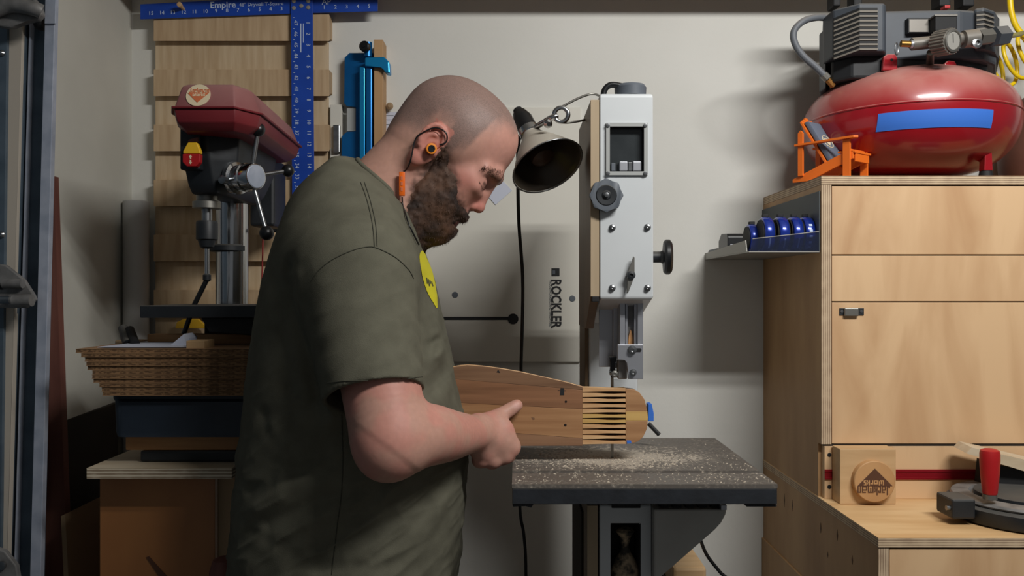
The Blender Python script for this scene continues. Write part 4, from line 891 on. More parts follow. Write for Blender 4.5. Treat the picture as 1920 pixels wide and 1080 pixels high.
lathe('gauge_dial', kc + kd * .034, kd, [(.0215, 0), (.0215, .003), (.018, .004), (.0175, .002), (0, .002)], 'dull_steel', ac, 32)
lathe('gauge_face', kc + kd * .0362, kd, [(.017, 0), (.017, .0006), (0, .0006)], 'gauge_face', ac, 28)
rot_prism('gauge_needle', kc + kd * .0370, ka, kb, [(-.001, -.004), (.001, -.004), (.004, .013), (.002, .013)], .0005, 'ink_black', ac)
tube('manifold', [P(1709, 83, 1.70), P(1760, 78, 1.70), P(1800, 73, 1.70), P(1860, 68, 1.71)], .0125, 'gauge', ac, 14)
cyl('manifold_coupling', P(1806, 74, 1.695), P(1832, 71, 1.695), .0175, 'gauge', ac); cyl('manifold_nut', P(1834, 71, 1.695), P(1858, 68, 1.70), .0160, 'dull_steel', ac, 6)
lathe('safety_port', P(1830, 82, 1.685), (0, -1, 0), [(.010, 0), (.010, .006), (.005, .007), (.005, .002), (0, .002)], 'steel', ac, 16)
cyl('hex_coupler', P(1862, 69, 1.71), P(1884, 67, 1.72), .0205, 'shroud', ac, 6)
cyl('brass_fitting', P(1689, 82, 1.69), P(1709, 83, 1.69), .0065, 'brass', ac, 12); lathe('fitting_collar', P(1706, 83, 1.69), (1, 0, 0), [(.0085, 0), (.0085, .005)], 'alu', ac, 14)
bm = bmesh.new(); c = P(1681, 92, 1.685); bm_tube(bm, [c + Vector((.0045 * math.cos(t), .003 * math.cos(t), .0125 * math.sin(t))) for t in np.linspace(0, 2 * math.pi, 24, endpoint=False)], .0011, 6, True); mk('pull_ring', bm, 'steel', ac, True)
cyl('regulator_stem', P(1743, 128, 1.745), P(1745, 98, 1.70), .0075, 'dull_steel', ac, 12)
for pp in ([(1655, 132), (1657, 106), (1664, 101), (1678, 101), (1683, 108), (1683, 131)], [(1770, 133), (1772, 118), (1778, 113), (1790, 114), (1794, 120), (1794, 133)]):
    prismpx('mount_bracket', pp, 1.742, 1.752, 'tank_red', ac, .002)
    lathe('bracket_hole', P(pp[0][0] + 17, pp[2][1] + 11, 1.7415), (0, -1, 0), [(.003, 0), (.003, .0006), (0, .0006)], 'matte_black', ac, 10)
tube('transfer_hose', [P(1552, 34, 1.83), P(1530, 33, 1.81), P(1506, 40, 1.80), P(1489, 58, 1.80), P(1490, 80, 1.80), P(1505, 104, 1.80), P(1530, 126, 1.80), P(1549, 145, 1.80)], .0072, 'hose_grey', ac, 12, sub=5)
cyl('hose_fitting', P(1544, 140, 1.80), P(1552, 148, 1.80), .0092, 'dull_steel', ac, 10); cyl('brass_nut', P(1551, 148, 1.80), P(1562, 160, 1.81), .007, 'brass', ac, 6)
# yellow hose
pts = [P(1886, 66, 1.74), P(1904, 66, 1.78), P(1918, 62, 1.86)]
mat('hose_olive', (150, 142, 84), .5)
hs_ = root('air_hose', P(1870, 170, 1.95), 'coiled yellow air hose beside the compressor at the right edge', 'hose')
tube('hose_end', pts, .0052, 'hose_olive', hs_, 10, sub=4)
hel = []
for k in range(150):
    u = k / 149; t = -1.2 + u * 2 * math.pi * 4.6
    ctr = Vector((X_(1850, 1.99) + u * .12, 2.03 - .06 * u, Z_(142 - 50 * u, 1.99)))
    hel.append(ctr + Vector((.026 * math.cos(t) - .012 * math.sin(t), .008 * math.cos(t), .046 * math.sin(t))))
tube('hose_coil', hel, .0048, 'hose_yellow', hs_, 10)
tube('hose_lead', [P(1896, -40, 1.93), P(1894, 0, 1.93), P(1898, 30, 1.93), P(1908, 54, 1.93), P(1926, 70, 1.93), P(1950, 76, 1.95)], .0066, 'hose_yellow', hs_, 10, sub=5)
o = lathe('brown_basket', (X_(1985, 1.98) , 1.98, ctz + .001), (0, 0, 1), [(.07, 0), (.105, .003), (.125, .05), (.128, .10), (.115, .16), (.075, .225), (.055, .245), (0, .25)], 'brown', n=40); tag(o, 'brown rounded vessel partly hidden behind the red tank at the edge', 'vessel')

# ------------------------------------------------------------------ miniature orange chair
mf, ml = Vector((.62, -.785, 0)), Vector((.785, .62, 0)); mo = P(1589, 331, 1.715); mo.z = ctz + .001
mc_ = root('miniature_chair', mo, 'miniature orange garden chair with grey cushion beside the red tank', 'chair')
C3 = lambda a, w_, h: mo + mf * a + ml * w_ + Vector((0, 0, h))
def plate(name, ah, w0, th_, m='orange_paint', bev=.0006): return prism(name, [C3(a, w0, h) for a, h in ah], ml * th_, m, mc_, bev)
WD = .062
for w0 in (0.0, WD - .005):
    plate('side_rail', [(-.128, 0), (-.128, .007), (-.004, .052), (.012, .052), (.012, .036), (-.088, 0)], w0, .005)
for w0 in (-.0052, WD + .0002):
    plate('front_leg', [(-.008, 0), (.008, 0), (.008, .0755), (-.008, .0755)], w0, .005)
    plate('rear_post', [(-.112, .012), (-.100, .012), (-.100, .104), (-.106, .110), (-.112, .104)], w0, .005)
for w0 in (-.012, WD - .004):
    prism('armrest', [C3(-.118, w0 + .002, .0762), C3(-.118, w0 + .010, .0762), C3(0, w0 + .016, .0762), C3(.020, w0 + .016, .0762), C3(.026, w0 + .008, .0762), C3(.020, w0, .0762), C3(0, w0, .0762)], (0, 0, .0045), 'orange_paint', mc_, .0006)
for k in range(3):
    a0 = -.022 + .0135 * k; h0 = .0535 + (.0 if k < 2 else -.003) - (.0035 * (1 - k) if k < 1 else 0)
    prism('seat_slat', [C3(a0, 0, h0), C3(a0 + .012, 0, h0 + (0 if k < 2 else -.004)), C3(a0 + .012, WD, h0 + (0 if k < 2 else -.004)), C3(a0, WD, h0)], (0, 0, .004), 'orange_paint', mc_, .0006)
plate('front_apron', [(.0125, .030), (.0155, .030), (.0155, .050), (.0125, .050)], .005, WD - .01)
bd = Vector((-.070, .112)); 
for k in range(5):
    w0 = .002 + k * .0118; top = 1.0 - .05 * abs(k - 2)
    prism('back_slat', [C3(-.045, w0, .030), C3(-.049, w0, .0275), C3(-.049 + bd.x * top, w0, .0275 + bd.y * top), C3(-.045 + bd.x * top, w0, .030 + bd.y * top)], ml * .0105, 'orange_paint', mc_, .0005)
prism('cushion', [C3(-.0435, .004, .0315), C3(-.0340, .004, .0365), C3(-.034 + bd.x * .82, .004, .0365 + bd.y * .82), C3(-.0435 + bd.x * .86, .004, .0315 + bd.y * .86)], ml * .054, 'cushion', mc_, .0022, 40)
u_ = (C3(bd.x, 0, bd.y) - C3(0, 0, 0)).normalized(); rt_ = ml; nn = ml.cross(u_)
if nn.dot(Vector((0, -1, 0))) < 0: nn = -nn
cc = C3(-.0340 + bd.x * .42, .031, .0365 + bd.y * .42) + nn * .0004
bm = bmesh.new(); bm_tube(bm, [cc + (rt_ * math.cos(t) + u_ * math.sin(t)) * .016 for t in np.linspace(0, 2 * math.pi, 32, endpoint=False)], .0010, 6, True); mk('cushion_ring', bm, 'cream', mc_, True)
logo(cc, rt_, u_, .0135, 'cream', 'cushion', mc_, .0005)

# ------------------------------------------------------------------ the man: implicit surfaces turned into one mesh per part
class Grid:
    def __init__(s, lo, hi, h):
        s.lo = np.array(lo, np.float64); s.h = h; s.n = np.ceil((np.array(hi) - s.lo) / h).astype(int) + 1
        s.F = np.full(s.n, .05, np.float32); s.ax = [(s.lo[i] + h * np.arange(s.n[i])).astype(np.float32) for i in range(3)]
    def win(s, lo, hi, m):
        a = [max(0, int((lo[i] - m - s.lo[i]) / s.h)) for i in range(3)]; b = [min(int(s.n[i]), int((hi[i] + m - s.lo[i]) / s.h) + 2) for i in range(3)]
        sl = tuple(slice(a[i], max(a[i], b[i])) for i in range(3))
        return sl, s.ax[0][sl[0]][:, None, None], s.ax[1][sl[1]][None, :, None], s.ax[2][sl[2]][None, None, :]
    def comb(s, sl, d, k, sub=False):
        A = s.F[sl]
        if sub: A = -A
        if k > 0:
            h = np.maximum(k - np.abs(A - d), 0) / k; R_ = np.minimum(A, d) - h * h * k * .25
        else: R_ = np.minimum(A, d)
        s.F[sl] = -R_ if sub else R_
    def cap(s, p0, r0, p1, r1, k=.01, sub=False):
        p0 = np.array(p0, np.float32); p1 = np.array(p1, np.float32); r = max(r0, r1)
        sl, x, y, z = s.win(np.minimum(p0, p1) - r, np.maximum(p0, p1) + r, k + .02)
        d = p1 - p0; L2 = float(d @ d) + 1e-12
        t = np.clip(((x - p0[0]) * d[0] + (y - p0[1]) * d[1] + (z - p0[2]) * d[2]) / L2, 0, 1)
        q = np.sqrt((x - p0[0] - t * d[0]) ** 2 + (y - p0[1] - t * d[1]) ** 2 + (z - p0[2] - t * d[2]) ** 2) - (r0 + (r1 - r0) * t)
        s.comb(sl, q, k, sub)
    def chain(s, pts, k=.02, sub=6):
        P_ = catmull([p for p, r in pts], sub); n = len(P_); R_ = [float(np.interp(i / sub, range(len(pts)), [r for p, r in pts])) for i in range(n)]
        R_ = list(np.convolve(np.pad(R_, sub // 2, 'edge'), np.ones(sub // 2 * 2 + 1) / (sub // 2 * 2 + 1), 'valid'))
        Q = np.array([tuple(p) for p in P_], np.float32); rm = max(R_); sl, x, y, z = s.win(Q.min(0) - rm, Q.max(0) + rm, k + .02); D_ = None
        for a, b, ra, rb in zip(Q, Q[1:], R_, R_[1:]):
            d = b - a; L2 = float(d @ d) + 1e-12; t = np.clip(((x - a[0]) * d[0] + (y - a[1]) * d[1] + (z - a[2]) * d[2]) / L2, 0, 1)
            q = np.sqrt((x - a[0] - t * d[0]) ** 2 + (y - a[1] - t * d[1]) ** 2 + (z - a[2] - t * d[2]) ** 2) - (ra + (rb - ra) * t)
            D_ = q if D_ is None else np.minimum(D_, q)
        s.comb(sl, D_, k)
    def ell(s, c, r, R=None, k=.01, sub=False):
        c = np.array(c, np.float32); r = np.array(r, np.float32); m = float(r.max())
        sl, x, y, z = s.win(c - m, c + m, k + .02); R = np.eye(3, dtype=np.float32) if R is None else np.array(R, np.float32)
        k0 = 0; k1 = 0
        for i in range(3):
            e = (x - c[0]) * R[i][0] + (y - c[1]) * R[i][1] + (z - c[2]) * R[i][2]
            k0 = k0 + (e / r[i]) ** 2; k1 = k1 + (e / (r[i] * r[i])) ** 2
        k0 = np.sqrt(k0); k1 = np.sqrt(k1) + 1e-9
        s.comb(sl, k0 * (k0 - 1) / k1, k, sub)
    def mesh(s):
        F_ = s.F; ins = F_ < 0; n = s.n
        c = np.zeros(tuple(n - 1), np.int8)
        for i in (0, 1):
            for j in (0, 1):
                for k in (0, 1): c += ins[i:n[0] - 1 + i, j:n[1] - 1 + j, k:n[2] - 1 + k]
        act = np.argwhere((c > 0) & (c < 8)); del c
        idx = np.full(tuple(n - 1), -1, np.int32); idx[tuple(act.T)] = np.arange(len(act))
        acc = np.zeros((len(act), 3)); cnt = np.zeros(len(act))
        cor = [(i, j, k) for i in (0, 1) for j in (0, 1) for k in (0, 1)]
        val = {q: F_[act[:, 0] + q[0], act[:, 1] + q[1], act[:, 2] + q[2]].astype(np.float64) for q in cor}
        for q in cor:
            for a in range(3):
                if q[a]: continue
                q2 = list(q); q2[a] = 1; q2 = tuple(q2); va, vb = val[q], val[q2]; m = (va < 0) != (vb < 0)
                t = np.where(m, va / np.where(m, va - vb, 1), 0); p = np.array(q, float)[None, :].repeat(len(act), 0); p[:, a] = t
                acc[m] += p[m]; cnt[m] += 1
        v = s.lo + (act + acc / cnt[:, None]) * s.h
        quads = []
        for a in range(3):
            b, c_ = (a + 1) % 3, (a + 2) % 3
            s0 = [slice(0, n[i]) for i in range(3)]; s1 = list(s0); s0[a] = slice(0, n[a] - 1); s1[a] = slice(1, n[a])
            A, B = ins[tuple(s0)], ins[tuple(s1)]; e = np.argwhere(A != B)
            e = e[(e[:, b] > 0) & (e[:, c_] > 0) & (e[:, b] < n[b] - 1) & (e[:, c_] < n[c_] - 1)]
            fl = A[tuple(e.T)]
            def g(db, dc):
                q = e.copy(); q[:, b] -= db; q[:, c_] -= dc; return idx[tuple(q.T)]
            q = np.stack([g(1, 1), g(0, 1), g(0, 0), g(1, 0)], 1); q[~fl] = q[~fl][:, ::-1]; quads.append(q)
        return v, np.concatenate(quads)
def vq_mesh(name, v, q):
    me = bpy.data.meshes.new(name); me.vertices.add(len(v)); me.vertices.foreach_set('co', np.asarray(v, np.float32).ravel())
    me.loops.add(len(q) * 4); me.loops.foreach_set('vertex_index', q.astype(np.int32).ravel())
    me.polygons.add(len(q)); me.polygons.foreach_set('loop_start', np.arange(len(q), dtype=np.int32) * 4)
    me.update(); me.validate(); return me
def setcol(me, rgba, name='Col'):
    at = me.color_attributes.new(name, 'FLOAT_COLOR', 'POINT'); at.data.foreach_set('color', np.asarray(rgba, np.float32).ravel())
_lat = np.random.rand(64, 64, 64).astype(np.float32)
def vnoise(p, sc):
    q = np.asarray(p) * sc + 100; i = np.floor(q).astype(int); f = q - i; f = f * f * (3 - 2 * f); r = 0
    for a in (0, 1):
        for b in (0, 1):
            for c in (0, 1):
                wt_ = (f[..., 0] if a else 1 - f[..., 0]) * (f[..., 1] if b else 1 - f[..., 1]) * (f[..., 2] if c else 1 - f[..., 2])
                r = r + wt_ * _lat[(i[..., 0] + a) % 64, (i[..., 1] + b) % 64, (i[..., 2] + c) % 64]
    return r
def sstep(a, b, x): t = np.clip((x - a) / (b - a), 0, 1); return t * t * (3 - 2 * t)

YM = 1.44; S_ = YM / F
HO = P(805, 275, YM); HF = Vector((.80, 0, -.60)); HU = Vector((.60, 0, .80)); HY = Vector((0, 1, 0))
HR = [tuple(HF), tuple(HU), tuple(HY)]
def H(u, v, w_=0): return HO + (HF * u + HU * v + HY * w_) * S_
man = root('person', (X_(660, YM), YM, 0), 'bearded man with shaved head in olive T-shirt holding the wooden board at bandsaw', 'person')

G = Grid((-.37, 1.06, 1.00), (.055, 1.80, 1.80), .0023)
def he(u, v, w_, ru, rv, rw, k=.012, sub=False, R=None): G.ell(H(u, v, w_), (ru * S_, rv * S_, rw * S_), R or HR, k, sub)
def hcap(a, ra, b, rb, k=.01, sub=False): G.cap(H(*a), ra * S_, H(*b), rb * S_, k, sub)
# skull and face
he(18, 57, 0, 104, 93, 82, 0)
he(61, 68, 0, 79, 74, 66, .02)
he(-28, 18, 0, 52, 52, 60, .02)
he(82, 0, 0, 60, 78, 58, .02)
for s in (-1, 1):
    he(98, -8, 40 * s, 32, 20, 20, .018)
    he(78, -42, 34 * s, 40, 42, 24, .018)
    he(40, 40, 60 * s, 40, 40, 20, .02)
he(78, -72, 0, 50, 50, 50, .02); he(104, -104, 0, 24, 24, 26, .015)
hcap((134, 29, -24), 8, (134, 29, 24), 8, .018)
for s in (-1, 1):
    hcap((116, 24, 48 * s), 6, (133, 28, 24 * s), 7.5, .018)
    he(140, 3, 34 * s, 17, 12, 18, .016, True)
    he(118.5, 1, 33 * s, 14, 12.5, 17, .007)
    hcap((120, -12, 48 * s), 2.5, (128, -15, 26 * s), 2.5, .012)
# nose and mouth
hcap((135, 10, 0), 8, (140, -30, 0), 10.5, .008); he(141, -36, 0, 12.5, 10.5, 12, .006)
for s in (-1, 1):
    he(130, -41, 12 * s, 11, 8.5, 8, .004); he(136, -50, 7 * s, 4, 4, 3.5, .002, True)
he(120, -64, 0, 14, 14, 26, .01); he(121, -77, 0, 8, 5, 19, .004); he(118, -88, 0, 9, 6, 18, .004)
he(138, -82.5, 0, 24, 1.8, 26, .003, True)
# ears
for s in (-1, 1):
    he(14, -6, 78 * s, 21, 34, 8, .006)
    arc = [(14 + 20 * math.cos(t) - 3 * math.sin(t), 4 + 30 * math.sin(t), (84 + 5 * max(0, -math.cos(t))) * s) for t in np.linspace(-.15, 3.75, 15)]
    for a, b in zip(arc, arc[1:]): hcap(a, 4.6, b, 4.6, .003)
    he(8, -35, 83 * s, 11, 12, 6, .006)
    arc = [(12 + 11 * math.cos(t), -2 + 19 * math.sin(t), 85 * s) for t in np.linspace(1.3, 4.3, 9)]
    for a, b in zip(arc, arc[1:]): hcap(a, 3.4, b, 3.4, .004)
    he(21, -9, 90 * s, 9, 13, 13, .003, True)
    he(31, -9, 83 * s, 6, 9, 6, .004)
# neck and trunk inside the shirt
G.cap(P(780, 291, YM), 67 * S_, P(697, 400, YM), 84 * S_, .03)
G.cap(P(800, 380, YM), 44 * S_, P(735, 430, YM), 66 * S_, .04)
G.ell(P(655, 560, YM), (.115, .15, .13), None, .05); G.ell(P(660, 690, YM), (.13, .15, .16), None, .05)
def limb(pts, k=.02):
    for (a, ra), (b, rb) in zip(pts, pts[1:]): G.cap(a, ra, b, rb, k)
# near arm
G.chain([(P(672, 520, 1.27), .062), (P(702, 650, 1.225), .059), (P(718, 745, 1.195), .0565), (P(726, 800, 1.180), .052), (P(733, 832, 1.174), .041)], .02)
G.chain([(P(733, 826, 1.174), .0420), (P(762, 818, 1.190), .0475), (P(800, 815, 1.222), .0465), (P(840, 816, 1.272), .039), (P(872, 814, 1.322), .0315), (P(896, 812, 1.358), .0275)], .02)
G.cap(P(730, 838, 1.170), .030, P(724, 846, 1.168), .026, .05)
# near hand: metacarpals, then fingers hooked under the board and thumb along its face
W1, W2 = P(896, 802, 1.358), P(890, 822, 1.354)
for (kx, ky, kD, r0, r1, wv) in ((957, 838, 1.392, .018, .0155, W1), (945, 853, 1.388, .018, .0145, W1), (924, 862, 1.380, .018, .0135, W2), (902, 861, 1.374, .018, .0125, W2)):
    G.cap(wv, r0, P(kx, ky, kD), r1, .010); G.cap(P(kx, ky, kD), r1 + .0012, P(kx - 3, ky + 2, kD + .004), r1, .004)
G.ell(P(932, 815, 1.386), (.030, .019, .033), None, .015)
zf = Z_(836, 1.425) - .0112
for (kx, ky, kD, rr, L1) in ((957, 838, 1.392, .0112, .046), (943, 853, 1.390, .0112, .050), (923, 862, 1.384, .0106, .048), (902, 861, 1.378, .0096, .042)):
    a = P(kx, ky, kD); b = Vector((a.x - .004, 1.417, min(a.z, zf - .004))); c = Vector((a.x - .010, 1.448, zf - .001)); d = Vector((a.x - .014, 1.462, zf + .014)); e = Vector((a.x - .018, 1.459, zf + .030))
    G.cap(a, rr + .003, b, rr + .001, .006); G.cap(b, rr + .001, c, rr, .003); G.cap(c, rr, d, rr - .0005, .002); G.cap(d, rr - .0005, e, rr - .002, .002)
G.chain([(P(900, 799, 1.368), .0195), (P(922, 789, 1.390), .0165), (P(938, 779, 1.402), .0128), (P(953, 770, 1.409), .0118), (P(960, 765.5, 1.4115), .0116), (P(969, 760, 1.4135), .0098)], .010)
# far arm, reaching round to the back of the board
G.chain([(Vector((-.27, 1.61, 1.41)), .062), (Vector((-.23, 1.665, 1.20)), .055), (Vector((-.21, 1.67, 1.15)), .045)], .02)
G.chain([(Vector((-.21, 1.67, 1.15)), .046), (Vector((-.13, 1.60, 1.165)), .042), (Vector((-.045, 1.515, 1.185)), .028)], .012)
for q, (dx, dz) in enumerate(((.05, .030), (.055, .012), (.052, -.006), (.044, -.022))):
    kn = Vector((-.045 + .5 * dx + .01, 1.492, 1.185 + dz)); G.cap(Vector((-.045, 1.515, 1.185 + dz * .4)), .017, kn, .0125, .012)
    mid = kn + Vector((.030, -.014, dz * .25)); G.cap(kn, .0115, mid, .0105, .004); G.cap(mid, .0105, mid + Vector((.024, -.016, dz * .1)), .009, .002)
G.cap(Vector((-.04, 1.505, 1.20)), .016, Vector((-.02, 1.475, 1.225)), .0125, .01); G.cap(Vector((-.02, 1.475, 1.225)), .012, Vector((0.0, 1.461, 1.238)), .0095, .004)
bv, bq = G.mesh()
# albedo by place on the body
loc = bv - np.array(HO); uu = loc @ np.array(HF) / S_; vv = loc @ np.array(HU) / S_; ww = loc[:, 1] / S_
isH = sstep(-230, -190, vv) * (bv[:, 2] > 1.44)
skin = np.array(lin(196, 150, 134)[:3]); pink = np.array(lin(204, 136, 124)[:3]); tan = np.array(lin(184, 142, 122)[:3])
hairc = np.array(lin(124, 106, 100)[:3]); beardc = np.array(lin(66, 44, 34)[:3]); redd = np.array(lin(190, 96, 86)[:3])
n1_ = vnoise(bv, 45.); n2_ = vnoise(bv, 160.)
col = skin[None] * (1 - .5 * n1_[:, None]) + tan[None] * (.5 * n1_[:, None])
def blend(c, m): 
    global col
    col = col * (1 - m[:, None]) + np.asarray(c)[None] * m[:, None]
hl = np.interp(uu, [-120, -60, -25, -8, 26, 33, 50, 56, 68, 78, 100, 118, 128], [-30, -8, 5, 38, 42, -8, -4, 14, 24, 88, 108, 118, 260])
onhead = isH * (np.abs(ww) < 100)
ear = (np.abs(ww) > 79.5) & (uu > -14) & (uu < 37) & (vv > -50) & (vv < 42)
hm = sstep(-26, 40, vv - hl + (n2_ - .5) * 12 + (n1_ - .5) * 30) * onhead * (~ear)
blend(hairc, hm * .78)
face = onhead * sstep(60, 110, uu) * (1 - hm)
blend(pink, face * .30); blend(redd, face * .45 * np.exp(-(((uu - 143) / 16) ** 2 + ((vv + 36) / 18) ** 2)))
blend(redd, .35 * onhead * np.exp(-(((uu - 95) / 28) ** 2 + ((vv + 15) / 22) ** 2)) * (np.abs(ww) > 30))
blend(redd, .45 * ear * onhead)
blend(pink, (1 - isH) * .55 * sstep(.30, .75, n1_))
def poly_in(u, v, poly):
    ins = np.zeros(len(u), bool); n = len(poly); j = n - 1
    for i in range(n):
        (xi, yi), (xj, yj) = poly[i], poly[j]
        cr_ = ((yi > v) != (yj > v)) & (u < (xj - xi) * (v - yi) / (yj - yi + 1e-12) + xi); ins ^= cr_; j = i
    return ins
def poly_dist(u, v, poly):
    d = np.full(len(u), 1e9); n = len(poly)
    for i in range(n):
        a = np.array(poly[i], float); b = np.array(poly[(i + 1) % n], float); e = b - a; t = np.clip(((u - a[0]) * e[0] + (v - a[1]) * e[1]) / (e @ e), 0, 1)
        d = np.minimum(d, np.hypot(u - a[0] - t * e[0], v - a[1] - t * e[1]))
    return np.where(poly_in(u, v, poly), d, -d)
BEARD = [(30, 22), (50, 12), (62, -4), (90, -14), (104, -38), (132, -53), (150, -60), (150, -180), (70, -180), (26, -78), (24, -30)]
bd_ = poly_dist(uu, vv, BEARD); bm_ = sstep(-6, 14, bd_ + (n2_ - .5) * 14) * onhead * (~ear)
lip = onhead * np.exp(-(((vv + 84) / 6) ** 2)) * (np.abs(ww) < 20) * (uu > 112)
blend(beardc, bm_ * (.9 - .4 * np.exp(-((uu - 60) / 20) ** 2 - ((vv - 5) / 14) ** 2))); blend(redd * .8, lip * .8)
brow = onhead * np.exp(-((vv - 25 - .12 * (uu - 130)) / 6.5) ** 2) * (np.abs(ww) > 10) * (np.abs(ww) < 54) * (uu > 105)
blend(np.array(lin(104, 72, 56)[:3]), brow * .75)
lash = onhead * np.exp(-((vv - 3) / 3.2) ** 2) * (np.abs(ww) > 18) * (np.abs(ww) < 48) * (uu > 118)
blend(np.array(lin(60, 40, 34)[:3]), lash * .8)
tn = np.exp(-(np.linalg.norm(bv - np.array(P(969, 760, 1.402)), axis=1) / .0062) ** 2); blend(np.array(lin(222, 176, 166)[:3]), tn * .8)
speck = np.clip(hm * .9 + bm_ * .8, 0, 1)
me = vq_mesh('body', bv, bq); setcol(me, np.concatenate([col, np.ones((len(col), 1))], 1)); setcol(me, np.stack([speck, speck, speck, np.ones_like(speck)], 1), 'Hair')

m = bpy.data.materials.new('skin'); m.use_nodes = True; nt = m.node_tree; N = nt.nodes; L = nt.links; b = N['Principled BSDF']
b.inputs['Roughness'].default_value = .52; b.inputs['Specular IOR Level'].default_value = .35
b.inputs['Subsurface Weight'].default_value = .12; b.inputs['Subsurface Radius'].default_value = (.009, .004, .002); b.inputs['Subsurface Scale'].default_value = .6
a1 = N.new('ShaderNodeAttribute'); a1.attribute_name = 'Col'; a2 = N.new('ShaderNodeAttribute'); a2.attribute_name = 'Hair'
tc = N.new('ShaderNodeTexCoord'); nz = N.new('ShaderNodeTexNoise'); nz.inputs['Scale'].default_value = 800; nz.inputs['Detail'].default_value = 2; L.new(tc.outputs['Object'], nz.inputs['Vector'])
rp_ = N.new('ShaderNodeMapRange'); rp_.inputs[1].default_value = .42; rp_.inputs[2].default_value = .66; rp_.inputs[4].default_value = .42; L.new(nz.outputs[0], rp_.inputs[0])
mu = N.new('ShaderNodeMath'); mu.operation = 'MULTIPLY'; L.new(rp_.outputs[0], mu.inputs[0]); L.new(a2.outputs['Fac'], mu.inputs[1])
mx = N.new('ShaderNodeMix'); mx.data_type = 'RGBA'; L.new(mu.outputs[0], mx.inputs[0]); L.new(a1.outputs['Color'], mx.inputs[6]); mx.inputs[7].default_value = lin(46, 36, 32)
n2 = N.new('ShaderNodeTexNoise'); n2.inputs['Scale'].default_value = 120; n2.inputs['Detail'].default_value = 5; L.new(tc.outputs['Object'], n2.inputs['Vector'])
mv = N.new('ShaderNodeMapRange'); mv.inputs[3].default_value = .86; mv.inputs[4].default_value = 1.1; L.new(n2.outputs[0], mv.inputs[0])
m3 = N.new('ShaderNodeMix'); m3.data_type = 'RGBA'; m3.blend_type = 'MULTIPLY'; m3.inputs[0].default_value = 1.0; L.new(mx.outputs[2], m3.inputs[6]); L.new(mv.outputs[0], m3.inputs[7])
L.new(m3.outputs[2], b.inputs['Base Color'])
bp = N.new('ShaderNodeBump'); bp.inputs['Strength'].default_value = .18; bp.inputs['Distance'].default_value = .001; L.new(n2.outputs[0], bp.inputs['Height']); L.new(bp.outputs[0], b.inputs['Normal'])
MATS['skin'] = m
body = finish('body', me, 'skin', man, True)
body_bvh = BVHTree.FromPolygons([tuple(p) for p in bv], [tuple(int(i) for i in f) for f in bq])

# beard: soft volume plus short hairs
i0 = [int((np.array(H(60, -70))[i] - .115 - G.lo[i]) / G.h) for i in range(3)]; i1 = [i0[i] + 100 for i in range(3)]
B = Grid(G.lo + np.array(i0) * G.h, G.lo + (np.array(i0) + 99) * G.h, G.h); B.F = B.F[:100, :100, :100]; B.n = np.array([100, 100, 100]); B.ax = [a_[:100] for a_ in B.ax]
B.F = G.F[i0[0]:i1[0], i0[1]:i1[1], i0[2]:i1[2]].copy(); del G
BP = [(34, 14), (50, 8), (64, -10), (90, -20), (105, -44), (132, -57), (150, -64), (150, -76), (128, -79), (124, -90), (150, -94), (150, -180), (60, -180), (30, -76), (30, -30)]
gp = np.stack(np.meshgrid(*B.ax, indexing='ij'), -1); gl = gp.reshape(-1, 3) - np.array(HO); gu = gl @ np.array(HF) / S_; gv = gl @ np.array(HU) / S_
pdm = poly_dist(gu, gv, BP).reshape(B.F.shape)
B.F -= (.0046 * sstep(-2, 16, pdm) - .0012).astype(np.float32)
B.ell(H(100, -102), (37 * S_, 42 * S_, 42 * S_), HR, .012); B.ell(H(84, -116), (34 * S_, 36 * S_, 40 * S_), HR, .02); B.ell(H(122, -64), (15 * S_, 13 * S_, 28 * S_), HR, .012)
B.F += ((vnoise(gp, 150.) - .5) * .0026 + (vnoise(gp, 330.) - .5) * .0018).astype(np.float32)
B.F = np.maximum(B.F, (-pdm * S_).astype(np.float32))
cv, cq = B.mesh(); del B, gp, gl, gu, gv
bmv = [tuple(p) for p in cv]; tri = cq
rng = np.random.default_rng(3); nh = 7000; pick = rng.integers(0, len(cq), nh)
e1 = cv[cq[pick, 1]] - cv[cq[pick, 0]]; e2 = cv[cq[pick, 2]] - cv[cq[pick, 0]]; nr = np.cross(e1, e2); nr /= np.linalg.norm(nr, axis=1)[:, None] + 1e-12
p0 = cv[cq[pick]].mean(1); dirn = nr * .45 + np.array(HU)[None] * -.75 + np.array(HF)[None] * .15 + rng.normal(0, .3, (nh, 3)); dirn /= np.linalg.norm(dirn, axis=1)[:, None]
lenh = rng.uniform(.002, .0055, nh); sd = np.cross(dirn, rng.normal(0, 1, (nh, 3))); sd /= np.linalg.norm(sd, axis=1)[:, None]
wd_ = .00032; hv = np.stack([p0 - nr * .0006 - sd * wd_, p0 - nr * .0006 + sd * wd_, p0 + dirn * lenh[:, None] * .6 + sd * wd_ * .6, p0 + dirn * lenh[:, None]], 1).reshape(-1, 3)
hq = (np.arange(nh * 4).reshape(-1, 4) + len(cv))
mat('beard', (44, 31, 25), .75, rgb2=(104, 73, 54), scale=26, lo=.40, hi=.76, detail=5)
me = vq_mesh('beard', np.concatenate([cv, hv]), np.concatenate([cq, hq])); finish('beard', me, 'beard', man, True)

